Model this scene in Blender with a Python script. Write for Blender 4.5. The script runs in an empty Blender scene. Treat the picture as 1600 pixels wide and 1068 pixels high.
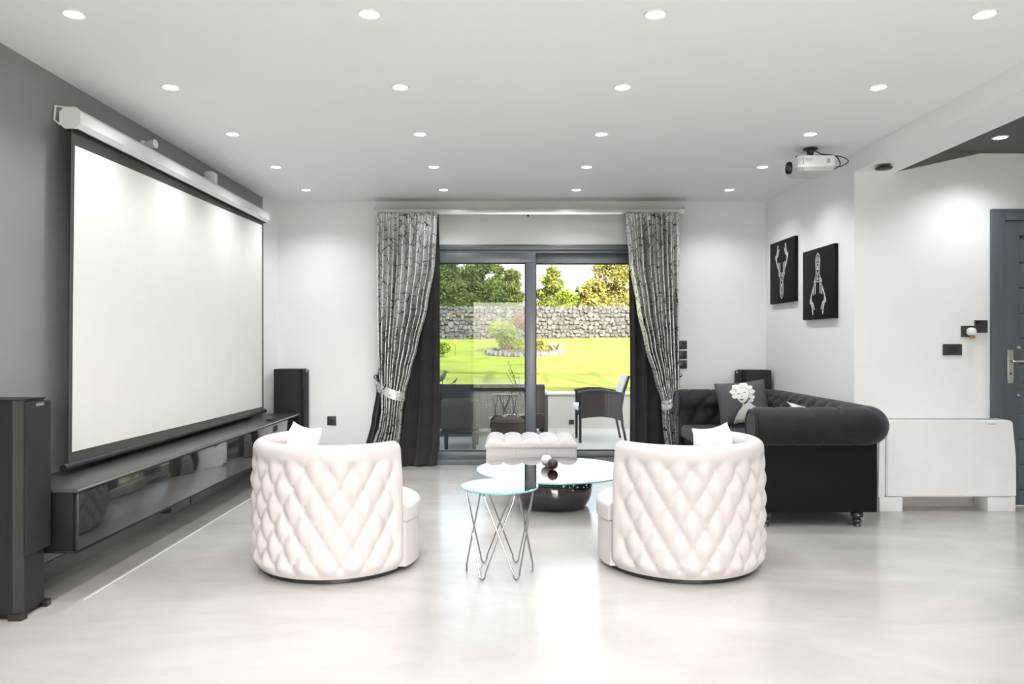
import bpy, bmesh, math, random
from mathutils import Vector, Matrix, Euler
random.seed(7)
PI = math.pi
S = bpy.context.scene
COL = S.collection
F = 1170.0                       # focal length in pixels of the 1600 px wide photograph
VX, VY, CH = 793.0, 534.5, 1.30  # vanishing point, camera height

# ------------------------------------------------------------------ camera, sky, sun, exposure
cam_d = bpy.data.cameras.new('camera')
cam_d.sensor_width = 36.0
cam_d.lens = F / 1600 * 36
cam_d.shift_x = (800 - VX) / 1600
cam_d.shift_y = (VY - 534) / 1600
cam_d.clip_start = 0.05
cam_d.clip_end = 500
cam = bpy.data.objects.new('camera', cam_d)
cam.location = (0, 0, CH)
cam.rotation_euler = (PI / 2, 0, 0)
COL.objects.link(cam)
S.camera = cam

world = bpy.data.worlds.new('sky')
S.world = world
world.use_nodes = True
wn = world.node_tree
bg = wn.nodes['Background']
sky = wn.nodes.new('ShaderNodeTexSky')
sky.sky_type = 'NISHITA'
sky.sun_disc = False
sky.sun_elevation = math.radians(26)
sky.sun_rotation = math.radians(160)
sky.air_density = 0.8
sky.dust_density = 3.0
hz = wn.nodes.new('ShaderNodeHueSaturation')          # hazy, pale evening sky
hz.inputs['Saturation'].default_value = 0.40
wn.links.new(sky.outputs[0], hz.inputs['Color'])
wn.links.new(hz.outputs[0], bg.inputs[0])
bg.inputs[1].default_value = 0.48

sun_d = bpy.data.lights.new('sun', 'SUN')
sun_d.energy = 8.5
sun_d.color = (1.0, 0.98, 0.95)
sun_d.angle = math.radians(0.8)
sun = bpy.data.objects.new('sun', sun_d)
sd = Vector((-0.30, 1.0, -0.43))          # the evening sun stands behind the house
sun.rotation_euler = sd.to_track_quat('-Z', 'Y').to_euler()
sun.location = (5, -10, 12)
COL.objects.link(sun)

vs = S.view_settings
vs.view_transform = 'Standard'
vs.look = 'None'
vs.exposure = 0.92
vs.gamma = 1.0
vs.use_curve_mapping = False
LAMP_W = 26.0
S.cycles.use_denoising = True
S.cycles.max_bounces = 10
S.cycles.diffuse_bounces = 6
S.cycles.glossy_bounces = 6
S.cycles.transparent_max_bounces = 12
S.cycles.sample_clamp_indirect = 8.0
S.cycles.caustics_reflective = False
S.cycles.caustics_refractive = False

# ------------------------------------------------------------------ materials
MATS = {}
def mat(name, col, rough=0.5, metal=0.0, var=0.06, nscale=6.0, bump=0.0, bscale=60.0, spec=0.5,
        coat=0.0, sheen=0.0, emit=None, estr=0.0, coords='Object', col2=None, detail=4.0, rvar=0.0):
    if name in MATS: return MATS[name]
    m = bpy.data.materials.new(name); m.use_nodes = True
    nt = m.node_tree; p = nt.nodes['Principled BSDF']
    p.inputs['Roughness'].default_value = rough
    p.inputs['Metallic'].default_value = metal
    p.inputs['Specular IOR Level'].default_value = spec
    p.inputs['Coat Weight'].default_value = coat
    p.inputs['Coat Roughness'].default_value = 0.05
    p.inputs['Sheen Weight'].default_value = sheen
    tc = nt.nodes.new('ShaderNodeTexCoord')
    nz = nt.nodes.new('ShaderNodeTexNoise')
    nz.inputs['Scale'].default_value = nscale; nz.inputs['Detail'].default_value = detail
    nt.links.new(tc.outputs[coords], nz.inputs['Vector'])
    cr = nt.nodes.new('ShaderNodeValToRGB')
    c2 = col2 if col2 else tuple(min(1, c * (1 + var)) for c in col)
    c1 = tuple(c * (1 - var) for c in col)
    cr.color_ramp.elements[0].position = 0.3; cr.color_ramp.elements[1].position = 0.7
    cr.color_ramp.elements[0].color = (*c1, 1); cr.color_ramp.elements[1].color = (*c2, 1)
    nt.links.new(nz.outputs['Fac'], cr.inputs['Fac'])
    nt.links.new(cr.outputs['Color'], p.inputs['Base Color'])
    if rvar:
        mr = nt.nodes.new('ShaderNodeMapRange')
        mr.inputs['To Min'].default_value = max(0.01, rough - rvar); mr.inputs['To Max'].default_value = rough + rvar
        nt.links.new(nz.outputs['Fac'], mr.inputs['Value']); nt.links.new(mr.outputs[0], p.inputs['Roughness'])
    if bump:
        n2 = nt.nodes.new('ShaderNodeTexNoise'); n2.inputs['Scale'].default_value = bscale
        nt.links.new(tc.outputs[coords], n2.inputs['Vector'])
        b = nt.nodes.new('ShaderNodeBump'); b.inputs['Strength'].default_value = bump; b.inputs['Distance'].default_value = 0.01
        nt.links.new(n2.outputs['Fac'], b.inputs['Height']); nt.links.new(b.outputs[0], p.inputs['Normal'])
    if emit:
        p.inputs['Emission Color'].default_value = (*emit, 1); p.inputs['Emission Strength'].default_value = estr
    MATS[name] = m
    return m

def glass(name, tint, refl, coat=1.0):
    """sheet glass: see-through with a mirror share that grows towards grazing angles"""
    m = bpy.data.materials.new(name); m.use_nodes = True
    nt = m.node_tree; nt.nodes.clear()
    out = nt.nodes.new('ShaderNodeOutputMaterial')
    tr = nt.nodes.new('ShaderNodeBsdfTransparent')
    gl = nt.nodes.new('ShaderNodeBsdfGlossy'); gl.inputs['Roughness'].default_value = 0.0
    mx = nt.nodes.new('ShaderNodeMixShader')
    fr = nt.nodes.new('ShaderNodeFresnel'); fr.inputs['IOR'].default_value = 1.5
    ad = nt.nodes.new('ShaderNodeMath'); ad.operation = 'ADD'; ad.use_clamp = True; ad.inputs[1].default_value = refl
    nz = nt.nodes.new('ShaderNodeTexNoise'); nz.inputs['Scale'].default_value = 1.5
    tc = nt.nodes.new('ShaderNodeTexCoord'); nt.links.new(tc.outputs['Object'], nz.inputs['Vector'])
    cr = nt.nodes.new('ShaderNodeValToRGB')
    cr.color_ramp.elements[0].color = (*[c * 0.99 for c in tint], 1); cr.color_ramp.elements[1].color = (*tint, 1)
    nt.links.new(nz.outputs['Fac'], cr.inputs['Fac']); nt.links.new(cr.outputs[0], tr.inputs['Color'])
    mc = nt.nodes.new('ShaderNodeMath'); mc.operation = 'MULTIPLY'; mc.inputs[1].default_value = coat   # anti-reflective coating
    nt.links.new(fr.outputs[0], mc.inputs[0]); nt.links.new(mc.outputs[0], ad.inputs[0]); nt.links.new(ad.outputs[0], mx.inputs[0])
    nt.links.new(tr.outputs[0], mx.inputs[1]); nt.links.new(gl.outputs[0], mx.inputs[2])
    nt.links.new(mx.outputs[0], out.inputs['Surface'])
    return m

def wood_mat(name, c1, c2, rough):
    m = bpy.data.materials.new(name); m.use_nodes = True
    nt = m.node_tree; p = nt.nodes['Principled BSDF']; p.inputs['Roughness'].default_value = rough
    tc = nt.nodes.new('ShaderNodeTexCoord'); mp = nt.nodes.new('ShaderNodeMapping')
    mp.inputs['Scale'].default_value = (60, 60, 3)
    nz = nt.nodes.new('ShaderNodeTexNoise'); nz.inputs['Scale'].default_value = 2.0; nz.inputs['Detail'].default_value = 6
    cr = nt.nodes.new('ShaderNodeValToRGB')
    cr.color_ramp.elements[0].position = .35; cr.color_ramp.elements[1].position = .7
    cr.color_ramp.elements[0].color = (*c1, 1); cr.color_ramp.elements[1].color = (*c2, 1)
    nt.links.new(tc.outputs['Object'], mp.inputs[0]); nt.links.new(mp.outputs[0], nz.inputs['Vector'])
    nt.links.new(nz.outputs['Fac'], cr.inputs[0]); nt.links.new(cr.outputs[0], p.inputs['Base Color'])
    b = nt.nodes.new('ShaderNodeBump'); b.inputs['Strength'].default_value = .15; b.inputs['Distance'].default_value = .002
    nt.links.new(nz.outputs['Fac'], b.inputs['Height']); nt.links.new(b.outputs[0], p.inputs['Normal'])
    return m

def floor_mat():
    m = bpy.data.materials.new('polished_microcement'); m.use_nodes = True
    nt = m.node_tree; p = nt.nodes['Principled BSDF']
    tc = nt.nodes.new('ShaderNodeTexCoord')
    n1 = nt.nodes.new('ShaderNodeTexNoise'); n1.inputs['Scale'].default_value = 1.1; n1.inputs['Detail'].default_value = 9; n1.inputs['Roughness'].default_value = .62
    n1.inputs['Distortion'].default_value = .6
    mp = nt.nodes.new('ShaderNodeMapping'); mp.inputs['Scale'].default_value = (.7, 1.5, 1)
    nt.links.new(tc.outputs['Object'], mp.inputs[0]); nt.links.new(mp.outputs[0], n1.inputs['Vector'])
    cr = nt.nodes.new('ShaderNodeValToRGB')
    cr.color_ramp.elements[0].position = .3; cr.color_ramp.elements[1].position = .72
    cr.color_ramp.elements[0].color = (.41, .392, .367, 1); cr.color_ramp.elements[1].color = (.54, .52, .49, 1)
    nt.links.new(n1.outputs['Fac'], cr.inputs[0]); nt.links.new(cr.outputs[0], p.inputs['Base Color'])
    mr = nt.nodes.new('ShaderNodeMapRange'); mr.inputs['To Min'].default_value = .12; mr.inputs['To Max'].default_value = .30
    nt.links.new(n1.outputs['Fac'], mr.inputs['Value']); nt.links.new(mr.outputs[0], p.inputs['Roughness'])
    p.inputs['Specular IOR Level'].default_value = .55
    n2 = nt.nodes.new('ShaderNodeTexNoise'); n2.inputs['Scale'].default_value = 9
    nt.links.new(tc.outputs['Object'], n2.inputs['Vector'])
    b = nt.nodes.new('ShaderNodeBump'); b.inputs['Strength'].default_value = .04; b.inputs['Distance'].default_value = .01
    nt.links.new(n2.outputs['Fac'], b.inputs['Height']); nt.links.new(b.outputs[0], p.inputs['Normal'])
    return m

def crackle_mat():
    """silver satin with a black branching line print, laid out in the cloth's own UVs"""
    m = bpy.data.materials.new('silver_branch_print'); m.use_nodes = True
    nt = m.node_tree; p = nt.nodes['Principled BSDF']
    uv = nt.nodes.new('ShaderNodeUVMap')
    mp = nt.nodes.new('ShaderNodeMapping'); mp.inputs['Scale'].default_value = (1.0, 1.35, 1)
    nz = nt.nodes.new('ShaderNodeTexNoise'); nz.inputs['Scale'].default_value = 7; nz.inputs['Detail'].default_value = 3
    mxv = nt.nodes.new('ShaderNodeMix'); mxv.data_type = 'VECTOR'; mxv.inputs[0].default_value = .09
    vo = nt.nodes.new('ShaderNodeTexVoronoi'); vo.feature = 'DISTANCE_TO_EDGE'; vo.inputs['Scale'].default_value = 8.0
    vo2 = nt.nodes.new('ShaderNodeTexVoronoi'); vo2.feature = 'DISTANCE_TO_EDGE'; vo2.inputs['Scale'].default_value = 23
    nt.links.new(uv.outputs[0], mp.inputs[0]); nt.links.new(mp.outputs[0], nz.inputs['Vector'])
    nt.links.new(mp.outputs[0], mxv.inputs[4]); nt.links.new(nz.outputs['Color'], mxv.inputs[5])
    nt.links.new(mxv.outputs[1], vo.inputs['Vector']); nt.links.new(mxv.outputs[1], vo2.inputs['Vector'])
    cr = nt.nodes.new('ShaderNodeValToRGB')
    cr.color_ramp.elements[0].position = .016; cr.color_ramp.elements[1].position = .040
    cr.color_ramp.elements[0].color = (.02, .02, .022, 1); cr.color_ramp.elements[1].color = (1, 1, 1, 1)
    cr2 = nt.nodes.new('ShaderNodeValToRGB')
    cr2.color_ramp.elements[0].position = .008; cr2.color_ramp.elements[1].position = .05
    cr2.color_ramp.elements[0].color = (.55, .55, .56, 1); cr2.color_ramp.elements[1].color = (1, 1, 1, 1)
    # the print breaks off here and there like twigs
    nb = nt.nodes.new('ShaderNodeTexNoise'); nb.inputs['Scale'].default_value = 16; nb.inputs['Detail'].default_value = 1
    nt.links.new(mp.outputs[0], nb.inputs['Vector'])
    br = nt.nodes.new('ShaderNodeMapRange'); br.inputs['From Min'].default_value = .56; br.inputs['From Max'].default_value = .62
    br.inputs['To Min'].default_value = 0; br.inputs['To Max'].default_value = .2; nt.links.new(nb.outputs['Fac'], br.inputs['Value'])
    a1 = nt.nodes.new('ShaderNodeMath'); a1.operation = 'ADD'; nt.links.new(vo.outputs['Distance'], a1.inputs[0]); nt.links.new(br.outputs[0], a1.inputs[1])
    nt.links.new(a1.outputs[0], cr.inputs[0]); nt.links.new(vo2.outputs['Distance'], cr2.inputs[0])
    mul = nt.nodes.new('ShaderNodeMix'); mul.data_type = 'RGBA'; mul.blend_type = 'MULTIPLY'; mul.inputs[0].default_value = 1
    nt.links.new(cr.outputs[0], mul.inputs[6]); nt.links.new(cr2.outputs[0], mul.inputs[7])
    mul2 = nt.nodes.new('ShaderNodeMix'); mul2.data_type = 'RGBA'; mul2.blend_type = 'MULTIPLY'; mul2.inputs[0].default_value = 1
    mul2.inputs[7].default_value = (.74, .74, .74, 1)
    nt.links.new(mul.outputs[2], mul2.inputs[6]); nt.links.new(mul2.outputs[2], p.inputs['Base Color'])
    p.inputs['Roughness'].default_value = .33; p.inputs['Metallic'].default_value = .60
    return m

def weave_mat(name, c1, c2):
    m = bpy.data.materials.new(name); m.use_nodes = True
    nt = m.node_tree; p = nt.nodes['Principled BSDF']; p.inputs['Roughness'].default_value = .55
    tc = nt.nodes.new('ShaderNodeTexCoord')
    w1 = nt.nodes.new('ShaderNodeTexWave'); w1.inputs['Scale'].default_value = 28; w1.bands_direction = 'Z'
    w2 = nt.nodes.new('ShaderNodeTexWave'); w2.inputs['Scale'].default_value = 20; w2.bands_direction = 'X'
    mu = nt.nodes.new('ShaderNodeMath'); mu.operation = 'MULTIPLY'
    for w in (w1, w2): nt.links.new(tc.outputs['Object'], w.inputs['Vector'])
    nt.links.new(w1.outputs['Fac'], mu.inputs[0]); nt.links.new(w2.outputs['Fac'], mu.inputs[1])
    cr = nt.nodes.new('ShaderNodeValToRGB'); cr.color_ramp.elements[0].color = (*c1, 1); cr.color_ramp.elements[1].color = (*c2, 1)
    nt.links.new(mu.outputs[0], cr.inputs[0]); nt.links.new(cr.outputs[0], p.inputs['Base Color'])
    b = nt.nodes.new('ShaderNodeBump'); b.inputs['Strength'].default_value = .6; b.inputs['Distance'].default_value = .004
    nt.links.new(mu.outputs[0], b.inputs['Height']); nt.links.new(b.outputs[0], p.inputs['Normal'])
    return m

def leaf_mat(name, c1, c2):
    m = bpy.data.materials.new(name); m.use_nodes = True
    nt = m.node_tree; nt.nodes.clear()
    out = nt.nodes.new('ShaderNodeOutputMaterial')
    df = nt.nodes.new('ShaderNodeBsdfDiffuse'); tl = nt.nodes.new('ShaderNodeBsdfTranslucent'); mx = nt.nodes.new('ShaderNodeMixShader')
    mx.inputs[0].default_value = .35
    tc = nt.nodes.new('ShaderNodeTexCoord'); nz = nt.nodes.new('ShaderNodeTexNoise'); nz.inputs['Scale'].default_value = 2.2; nz.inputs['Detail'].default_value = 5
    nt.links.new(tc.outputs['Object'], nz.inputs['Vector'])
    cr = nt.nodes.new('ShaderNodeValToRGB'); cr.color_ramp.elements[0].position = .35; cr.color_ramp.elements[1].position = .65
    cr.color_ramp.elements[0].color = (*c1, 1); cr.color_ramp.elements[1].color = (*c2, 1)
    nt.links.new(nz.outputs['Fac'], cr.inputs[0])
    for s in (df, tl): nt.links.new(cr.outputs[0], s.inputs['Color'])
    nt.links.new(df.outputs[0], mx.inputs[1]); nt.links.new(tl.outputs[0], mx.inputs[2]); nt.links.new(mx.outputs[0], out.inputs['Surface'])
    return m

M_WHITE_WALL = mat('white_plaster', (.855, .865, .885), .75, var=.015, nscale=2, bump=.03, bscale=90, spec=.3)
M_CEIL = mat('ceiling_paint', (.885, .89, .90), .85, var=.01, nscale=2, spec=.2)
M_GREY_WALL = mat('grey_wall_paint', (.262, .252, .260), .45, var=.04, nscale=1.5, bump=.02, bscale=80)
M_DARK_CEIL = mat('charcoal_ceiling_paint', (.10, .10, .097), .7, var=.03)
M_FLOOR = floor_mat()
M_GLINT = mat('pale_floor_glint', (.78, .77, .74), .35, var=.03)  # pale colour standing in for a line of light on the floor
M_SKIRT = mat('grey_skirting', (.16, .155, .15), .5)
M_ANTH = mat('anthracite_aluminium', (.150, .168, .190), .36, metal=.2, var=.04, nscale=3)
M_DOOR = mat('slate_blue_door_paint', (.085, .106, .122), .42, var=.04, nscale=3)
M_GASKET = mat('black_gasket', (.012, .012, .013), .5)
M_PANE_L = glass('sliding_leaf_glass', (.70, .74, .74), .0, coat=.6)
M_PANE_R = glass('fixed_leaf_glass', (.97, .98, .97), .0, coat=.10)
M_TABLEGLASS = glass('green_tinted_table_glass', (.95, .985, .98), .34)
M_GLASSEDGE = mat('teal_glass_edge', (.16, .48, .46), .08, var=.05, coat=.6, emit=None)
M_CHROME = mat('polished_steel', (.36, .36, .365), .22, metal=1, var=.03)
M_STEEL = mat('brushed_steel', (.55, .53, .50), .32, metal=1, var=.05, nscale=40)
M_ALU = mat('matt_aluminium', (.70, .70, .69), .35, metal=.85, var=.03)
M_BLACKWOOD = wood_mat('black_ash_veneer', (.0035, .0033, .0033), (.010, .0095, .0095), .5)
M_BLACKSATIN = mat('black_satin_lacquer', (.009, .0088, .0088), .38, spec=.22, var=.06, nscale=3)
M_BLACKGLOSS = mat('black_gloss_lacquer', (.020, .019, .020), .07, var=.05, coat=.45, spec=.5)
M_BLACKPL = mat('black_plastic', (.018, .018, .02), .35, var=.06)
M_DARKPL = mat('dark_grey_plastic', (.045, .045, .048), .3, var=.05)
M_GRILLE = mat('black_speaker_cloth', (.010, .010, .012), .75, bump=.3, bscale=500)
M_WHITEPL = mat('white_plastic', (.83, .84, .86), .35, var=.02)
M_WHITEMET = mat('white_enamel', (.83, .85, .875), .3, var=.02)
M_SCREEN = mat('matt_white_screen', (.77, .762, .74), .9, var=.01, spec=.1)
M_SCREENBLK = mat('black_screen_border', (.018, .018, .018), .75, var=.05, sheen=.2)
M_LEATHER = mat('white_leatherette', (.56, .53, .532), .48, var=.015, nscale=4, bump=.05, bscale=260)
M_WHITECLOTH = mat('white_cotton', (.86, .86, .86), .8, var=.02, bump=.06, bscale=220, sheen=.1)
M_VELVET = mat('black_velvet', (.0065, .006, .0095), .66, var=.45, nscale=9, spec=.3, sheen=.12, bump=.06, bscale=220)
M_VELVETFLAT = mat('black_upholstery_panel', (.0055, .0055, .006), .8, var=.08, spec=.2)
M_GREYVELVET = mat('charcoal_velvet_drape', (.022, .020, .022), .8, var=.2, nscale=7, spec=.2, sheen=.2)
M_SILVER = crackle_mat()
M_GREYCLOTH = mat('charcoal_cotton', (.085, .080, .088), .85, var=.05, bump=.06, bscale=240)
M_SILVERCLOTH = mat('silver_satin', (.50, .50, .52), .4, metal=.3, var=.08)
M_PRINT_L = mat('portrait_print_light', (.72, .71, .67), .8, var=.07, nscale=16)
M_PRINT_M = mat('portrait_print_mid', (.50, .49, .46), .8, var=.30, nscale=40)
M_PRINT_D = mat('portrait_print_dark', (.06, .06, .06), .8, var=.2, nscale=30)
M_CANVAS = mat('black_canvas', (.0065, .006, .008), .75, var=.06, spec=.2, bump=.05, bscale=300)
M_CHALK = mat('silver_white_line_paint', (.72, .72, .73), .6, var=.25, nscale=60)
M_GLOSSCER = mat('black_glazed_ceramic', (.022, .021, .022), .09, var=.1, coat=.8)
M_BALLW = mat('ivory_glaze', (.80, .78, .74), .3, var=.06, nscale=30)
M_BALLD = mat('dark_brown_glaze', (.055, .035, .038), .3, var=.3, nscale=30)
M_BRASS = mat('brass', (.55, .36, .10), .3, metal=1)
M_LENS = mat('lit_downlight_lens', (.9, .9, .9), .4, emit=(1, .985, .95), estr=14.0)
M_LENSGLASS = mat('projector_lens_glass', (.02, .02, .03), .03, coat=1)
M_GREYPRINT = mat('grey_ink', (.45, .45, .46), .6)
M_VENT = mat('grey_vent', (.33, .33, .33), .5)
M_WICKER = weave_mat('charcoal_wicker', (.020, .016, .014), (.105, .088, .078))
M_WICKERG = mat('grey_outdoor_fabric', (.115, .10, .092), .8, var=.08, nscale=20)
M_WICKERL = mat('light_grey_outdoor_fabric', (.66, .62, .57), .8, var=.04)
M_BROWNW = weave_mat('brown_wicker', (.10, .062, .035), (.32, .21, .12))
M_PATIO = mat('pale_patio_tile', (.70, .68, .62), .45, var=.05, nscale=2)
M_PARAPET = mat('rendered_parapet', (.52, .50, .47), .8, var=.05, nscale=3, bump=.1, bscale=60)
M_COPING = mat('pale_coping', (.74, .72, .68), .6, var=.04)
M_HOUSE = mat('white_exterior_render', (.74, .73, .71), .85, var=.03)
M_LAWN = mat('mown_lawn', (.20, .255, .035), .9, var=.12, nscale=.9, bump=.4, bscale=30, col2=(.33, .375, .06), detail=8, spec=.1)
M_STONE = [mat('rubble_stone_%s' % n, c, .9, var=.22, nscale=7, bump=.3, bscale=22) for n, c in
           (('grey', (.060, .056, .052)), ('brown', (.050, .043, .037)), ('pale', (.082, .076, .068)))]
M_MORTAR = mat('lime_mortar', (.055, .050, .045), .95, var=.15, nscale=6)
M_ROCK = mat('bed_edging_rock', (.11, .10, .095), .9, var=.25, nscale=9, bump=.3, bscale=30)
M_SOIL = mat('bark_soil', (.09, .06, .04), .95, var=.3)
M_BARK = mat('tree_bark', (.12, .09, .06), .9, var=.3, bump=.4, bscale=30)
M_LEAFS = {
    'dark': leaf_mat('dark_evergreen_leaf', (.040, .065, .020), (.11, .15, .04)),
    'olive': leaf_mat('olive_green_leaf', (.07, .095, .02), (.22, .24, .05)),
    'yellow': leaf_mat('yellow_green_leaf', (.13, .125, .03), (.34, .29, .085)),
    'lime': leaf_mat('lime_green_leaf', (.12, .17, .025), (.30, .34, .05)),
    'red': leaf_mat('reddish_leaf', (.12, .05, .03), (.30, .13, .07)),
    'pale': leaf_mat('pale_spiky_leaf', (.20, .19, .11), (.32, .31, .21)),
}
M_FLOWER = mat('orange_petal', (.75, .16, .04), .6)
M_FIG = mat('grey_stone_figurine', (.26, .25, .24), .7, var=.2)

# ------------------------------------------------------------------ mesh helpers
def P(px, py, d):
    return Vector(((px - VX) * d / F, d, CH - (py - VY) * d / F))
def X(px, d): return (px - VX) * d / F
def Z(py, d): return CH - (py - VY) * d / F

def box(bm, x0, x1, y0, y1, z0, z1, bev=0.0, seg=2):
    vs_ = [bm.verts.new(v) for v in ((x0,y0,z0),(x1,y0,z0),(x1,y1,z0),(x0,y1,z0),(x0,y0,z1),(x1,y0,z1),(x1,y1,z1),(x0,y1,z1))]
    fs = [bm.faces.new([vs_[i] for i in f]) for f in ((3,2,1,0),(4,5,6,7),(0,1,5,4),(1,2,6,5),(2,3,7,6),(3,0,4,7))]
    if bev > 0:
        es = list({e for f in fs for e in f.edges})
        bmesh.ops.bevel(bm, geom=es, offset=bev, segments=seg, affect='EDGES', profile=.5)
    return vs_

def prism(bm, pts, axis, a, b):
    """closed polygon pts (2D) extruded along an axis from a to b; axis 'x': pts=(y,z), 'y': (x,z), 'z': (x,y)"""
    def mk(p, t):
        return {'x': (t, p[0], p[1]), 'y': (p[0], t, p[1]), 'z': (p[0], p[1], t)}[axis]
    A = [bm.verts.new(mk(p, a)) for p in pts]; B = [bm.verts.new(mk(p, b)) for p in pts]
    n = len(pts); fs = [bm.faces.new(A), bm.faces.new(B[::-1])]
    for i in range(n): fs.append(bm.faces.new((A[i], B[i], B[(i+1) % n], A[(i+1) % n])))
    bmesh.ops.recalc_face_normals(bm, faces=fs)
    return fs

def lathe(bm, prof, n=32, cx=0, cy=0, cz=0, axis='z', closed=True):
    rings = []
    for r, z in prof:
        ring = []
        for i in range(n):
            a = 2 * PI * i / n; c, s = r * math.cos(a), r * math.sin(a)
            p = {'z': (c, s, z), 'x': (z, c, s), 'y': (c, z, s)}[axis]
            ring.append(bm.verts.new((p[0]+cx, p[1]+cy, p[2]+cz)))
        rings.append(ring)
    fs = []
    for a, b in zip(rings, rings[1:]):
        for i in range(n): fs.append(bm.faces.new((a[i], a[(i+1) % n], b[(i+1) % n], b[i])))
    if closed:
        fs.append(bm.faces.new(rings[0][::-1])); fs.append(bm.faces.new(rings[-1]))
    bmesh.ops.recalc_face_normals(bm, faces=fs)

def tube(bm, pts, r, n=8, closed=False, flat=1.0):
    pts = [Vector(p) for p in pts]; N = len(pts); rings = []
    rr = r if isinstance(r, (list, tuple)) else [r] * N
    up = None
    for i, p in enumerate(pts):
        if closed: t = (pts[(i+1) % N] - pts[i-1]).normalized()
        else: t = (pts[min(i+1, N-1)] - pts[max(i-1, 0)]).normalized()
        if up is None:
            up = Vector((0, 0, 1)) if abs(t.z) < .9 else Vector((1, 0, 0))
        u = (up - t * up.dot(t)).normalized(); w = t.cross(u); up = u
        rings.append([bm.verts.new(p + (u * math.cos(2*PI*k/n) + w * math.sin(2*PI*k/n) * flat) * rr[i]) for k in range(n)])
    fs = []
    rng = range(N) if closed else range(N - 1)
    for i in rng:
        a, b = rings[i], rings[(i+1) % N]
        for k in range(n): fs.append(bm.faces.new((a[k], a[(k+1) % n], b[(k+1) % n], b[k])))
    if not closed:
        fs.append(bm.faces.new(rings[0][::-1])); fs.append(bm.faces.new(rings[-1]))
    bmesh.ops.recalc_face_normals(bm, faces=fs)

def grid(bm, rows, wrap=False, cap=False):
    """rows: list of lists of coordinates"""
    V = [[bm.verts.new(p) for p in r] for r in rows]; fs = []
    for a, b in zip(V, V[1:]):
        n = len(a)
        for k in range(n if wrap else n - 1):
            fs.append(bm.faces.new((a[k], a[(k+1) % n], b[(k+1) % n], b[k])))
    if cap:
        fs.append(bm.faces.new(V[0][::-1])); fs.append(bm.faces.new(V[-1]))
    bmesh.ops.recalc_face_normals(bm, faces=fs)
    return V

def ball(bm, c, r, seg=16, sx=1, sy=1, sz=1):
    m = Matrix.Translation(c) @ Matrix.Diagonal((r*sx, r*sy, r*sz, 1))
    bmesh.ops.create_uvsphere(bm, u_segments=seg, v_segments=max(6, seg // 2), radius=1, matrix=m)

def wpos(o):
    p = Vector(o.location)
    while o.parent: o = o.parent; p += Vector(o.location)
    return p

def obj(name, bm, m, parent=None, smooth=False, local=False):
    me = bpy.data.meshes.new(name)
    if parent is not None and not local:
        bmesh.ops.translate(bm, verts=bm.verts, vec=-wpos(parent))
    bm.to_mesh(me); bm.free()
    for mm in (m if isinstance(m, (list, tuple)) else [m]): me.materials.append(mm)
    if smooth:
        for p in me.polygons: p.use_smooth = True
        try: me.set_sharp_from_angle(angle=math.radians(smooth if smooth is not True else 40))
        except Exception: pass
    o = bpy.data.objects.new(name, me); COL.objects.link(o)
    if parent is not None: o.parent = parent
    return o

def tag(o, label=None, cat=None, group=None, kind=None):
    if label: o['label'] = label
    if cat: o['category'] = cat
    if group: o['group'] = group
    if kind: o['kind'] = kind
    return o

def thing(name, label, cat, loc=(0, 0, 0), rotz=0, group=None, kind=None):
    o = bpy.data.objects.new(name, None); o.empty_display_size = .1
    o.location = loc; o.rotation_euler = (0, 0, rotz); COL.objects.link(o)
    return tag(o, label, cat, group, kind)

def copy_tree(o, parent=None):
    c = o.copy(); COL.objects.link(c); c.parent = parent
    for ch in list(o.children):
        copy_tree(ch, c)
    return c

def bx(name, m, parent, *a, bev=0.0, smooth=False, local=False):
    bm = bmesh.new(); box(bm, *a, bev=bev)
    return obj(name, bm, m, parent, smooth=smooth or (40 if bev else False), local=local)

def struct(name, bm, m, label, cat):
    return tag(obj(name, bm, m), label, cat, kind='structure')

# ------------------------------------------------------------------ room shell
XL, YB, ZC = -2.54, 7.98, 2.80
XR, YE = 2.755, 5.95            # right wall, entrance wall
XE, YR = 6.2, -4.2              # far side of the hall, wall behind the camera
DX0, DX1, DZ = 3.862, 4.95, 2.325    # entrance door opening
WX0, WX1, WZ = -0.95, 1.50, 2.34     # sliding window opening
BX0, BX1, BZ = XR, 3.09, 2.653       # ceiling beam

bm = bmesh.new(); box(bm, XL-.3, XE+.3, YR-.2, YB+.22, -.15, 0)
struct('floor', bm, M_FLOOR, 'pale grey polished microcement floor of the living room', 'floor')
bm = bmesh.new(); box(bm, XL-.3, BX1-.15, YR-.2, YB+.25, ZC, ZC+.3)
struct('ceiling', bm, M_CEIL, 'flat white ceiling with four columns of downlights', 'ceiling')
bm = bmesh.new(); box(bm, BX1-.15, XE+.3, YR-.2, YE+.25, ZC, ZC+.3)
struct('ceiling_hall', bm, M_DARK_CEIL, 'charcoal ceiling over the entrance, behind the white beam', 'ceiling')
bm = bmesh.new(); box(bm, BX0, BX1, YR, YE, BZ, ZC)
struct('trim_1', bm, M_CEIL, 'white dropped ceiling beam running towards the entrance wall', 'beam')
bm = bmesh.new(); prism(bm, [(BX1, BZ), (BX1, ZC), (3.76, ZC)], 'y', YE-.03, YE)
struct('trim_2', bm, mat('mid_grey_paint', (.19, .185, .18), .7), 'grey wedge between the beam and the charcoal ceiling', 'trim')
bm = bmesh.new(); box(bm, XL-.25, XL, YR-.2, 7.77, 0, ZC)
struct('wall_left', bm, M_GREY_WALL, 'grey painted wall behind the projection screen', 'wall')
bm = bmesh.new(); prism(bm, [(XL-.25, 7.77), (XL, 7.77), (-2.45, YB), (-2.45, YB+.2), (XL-.25, YB+.2)], 'z', 0, ZC)
struct('wall_corner', bm, M_WHITE_WALL, 'narrow white wall strip in the corner beyond the grey wall', 'wall')
bm = bmesh.new()
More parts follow.
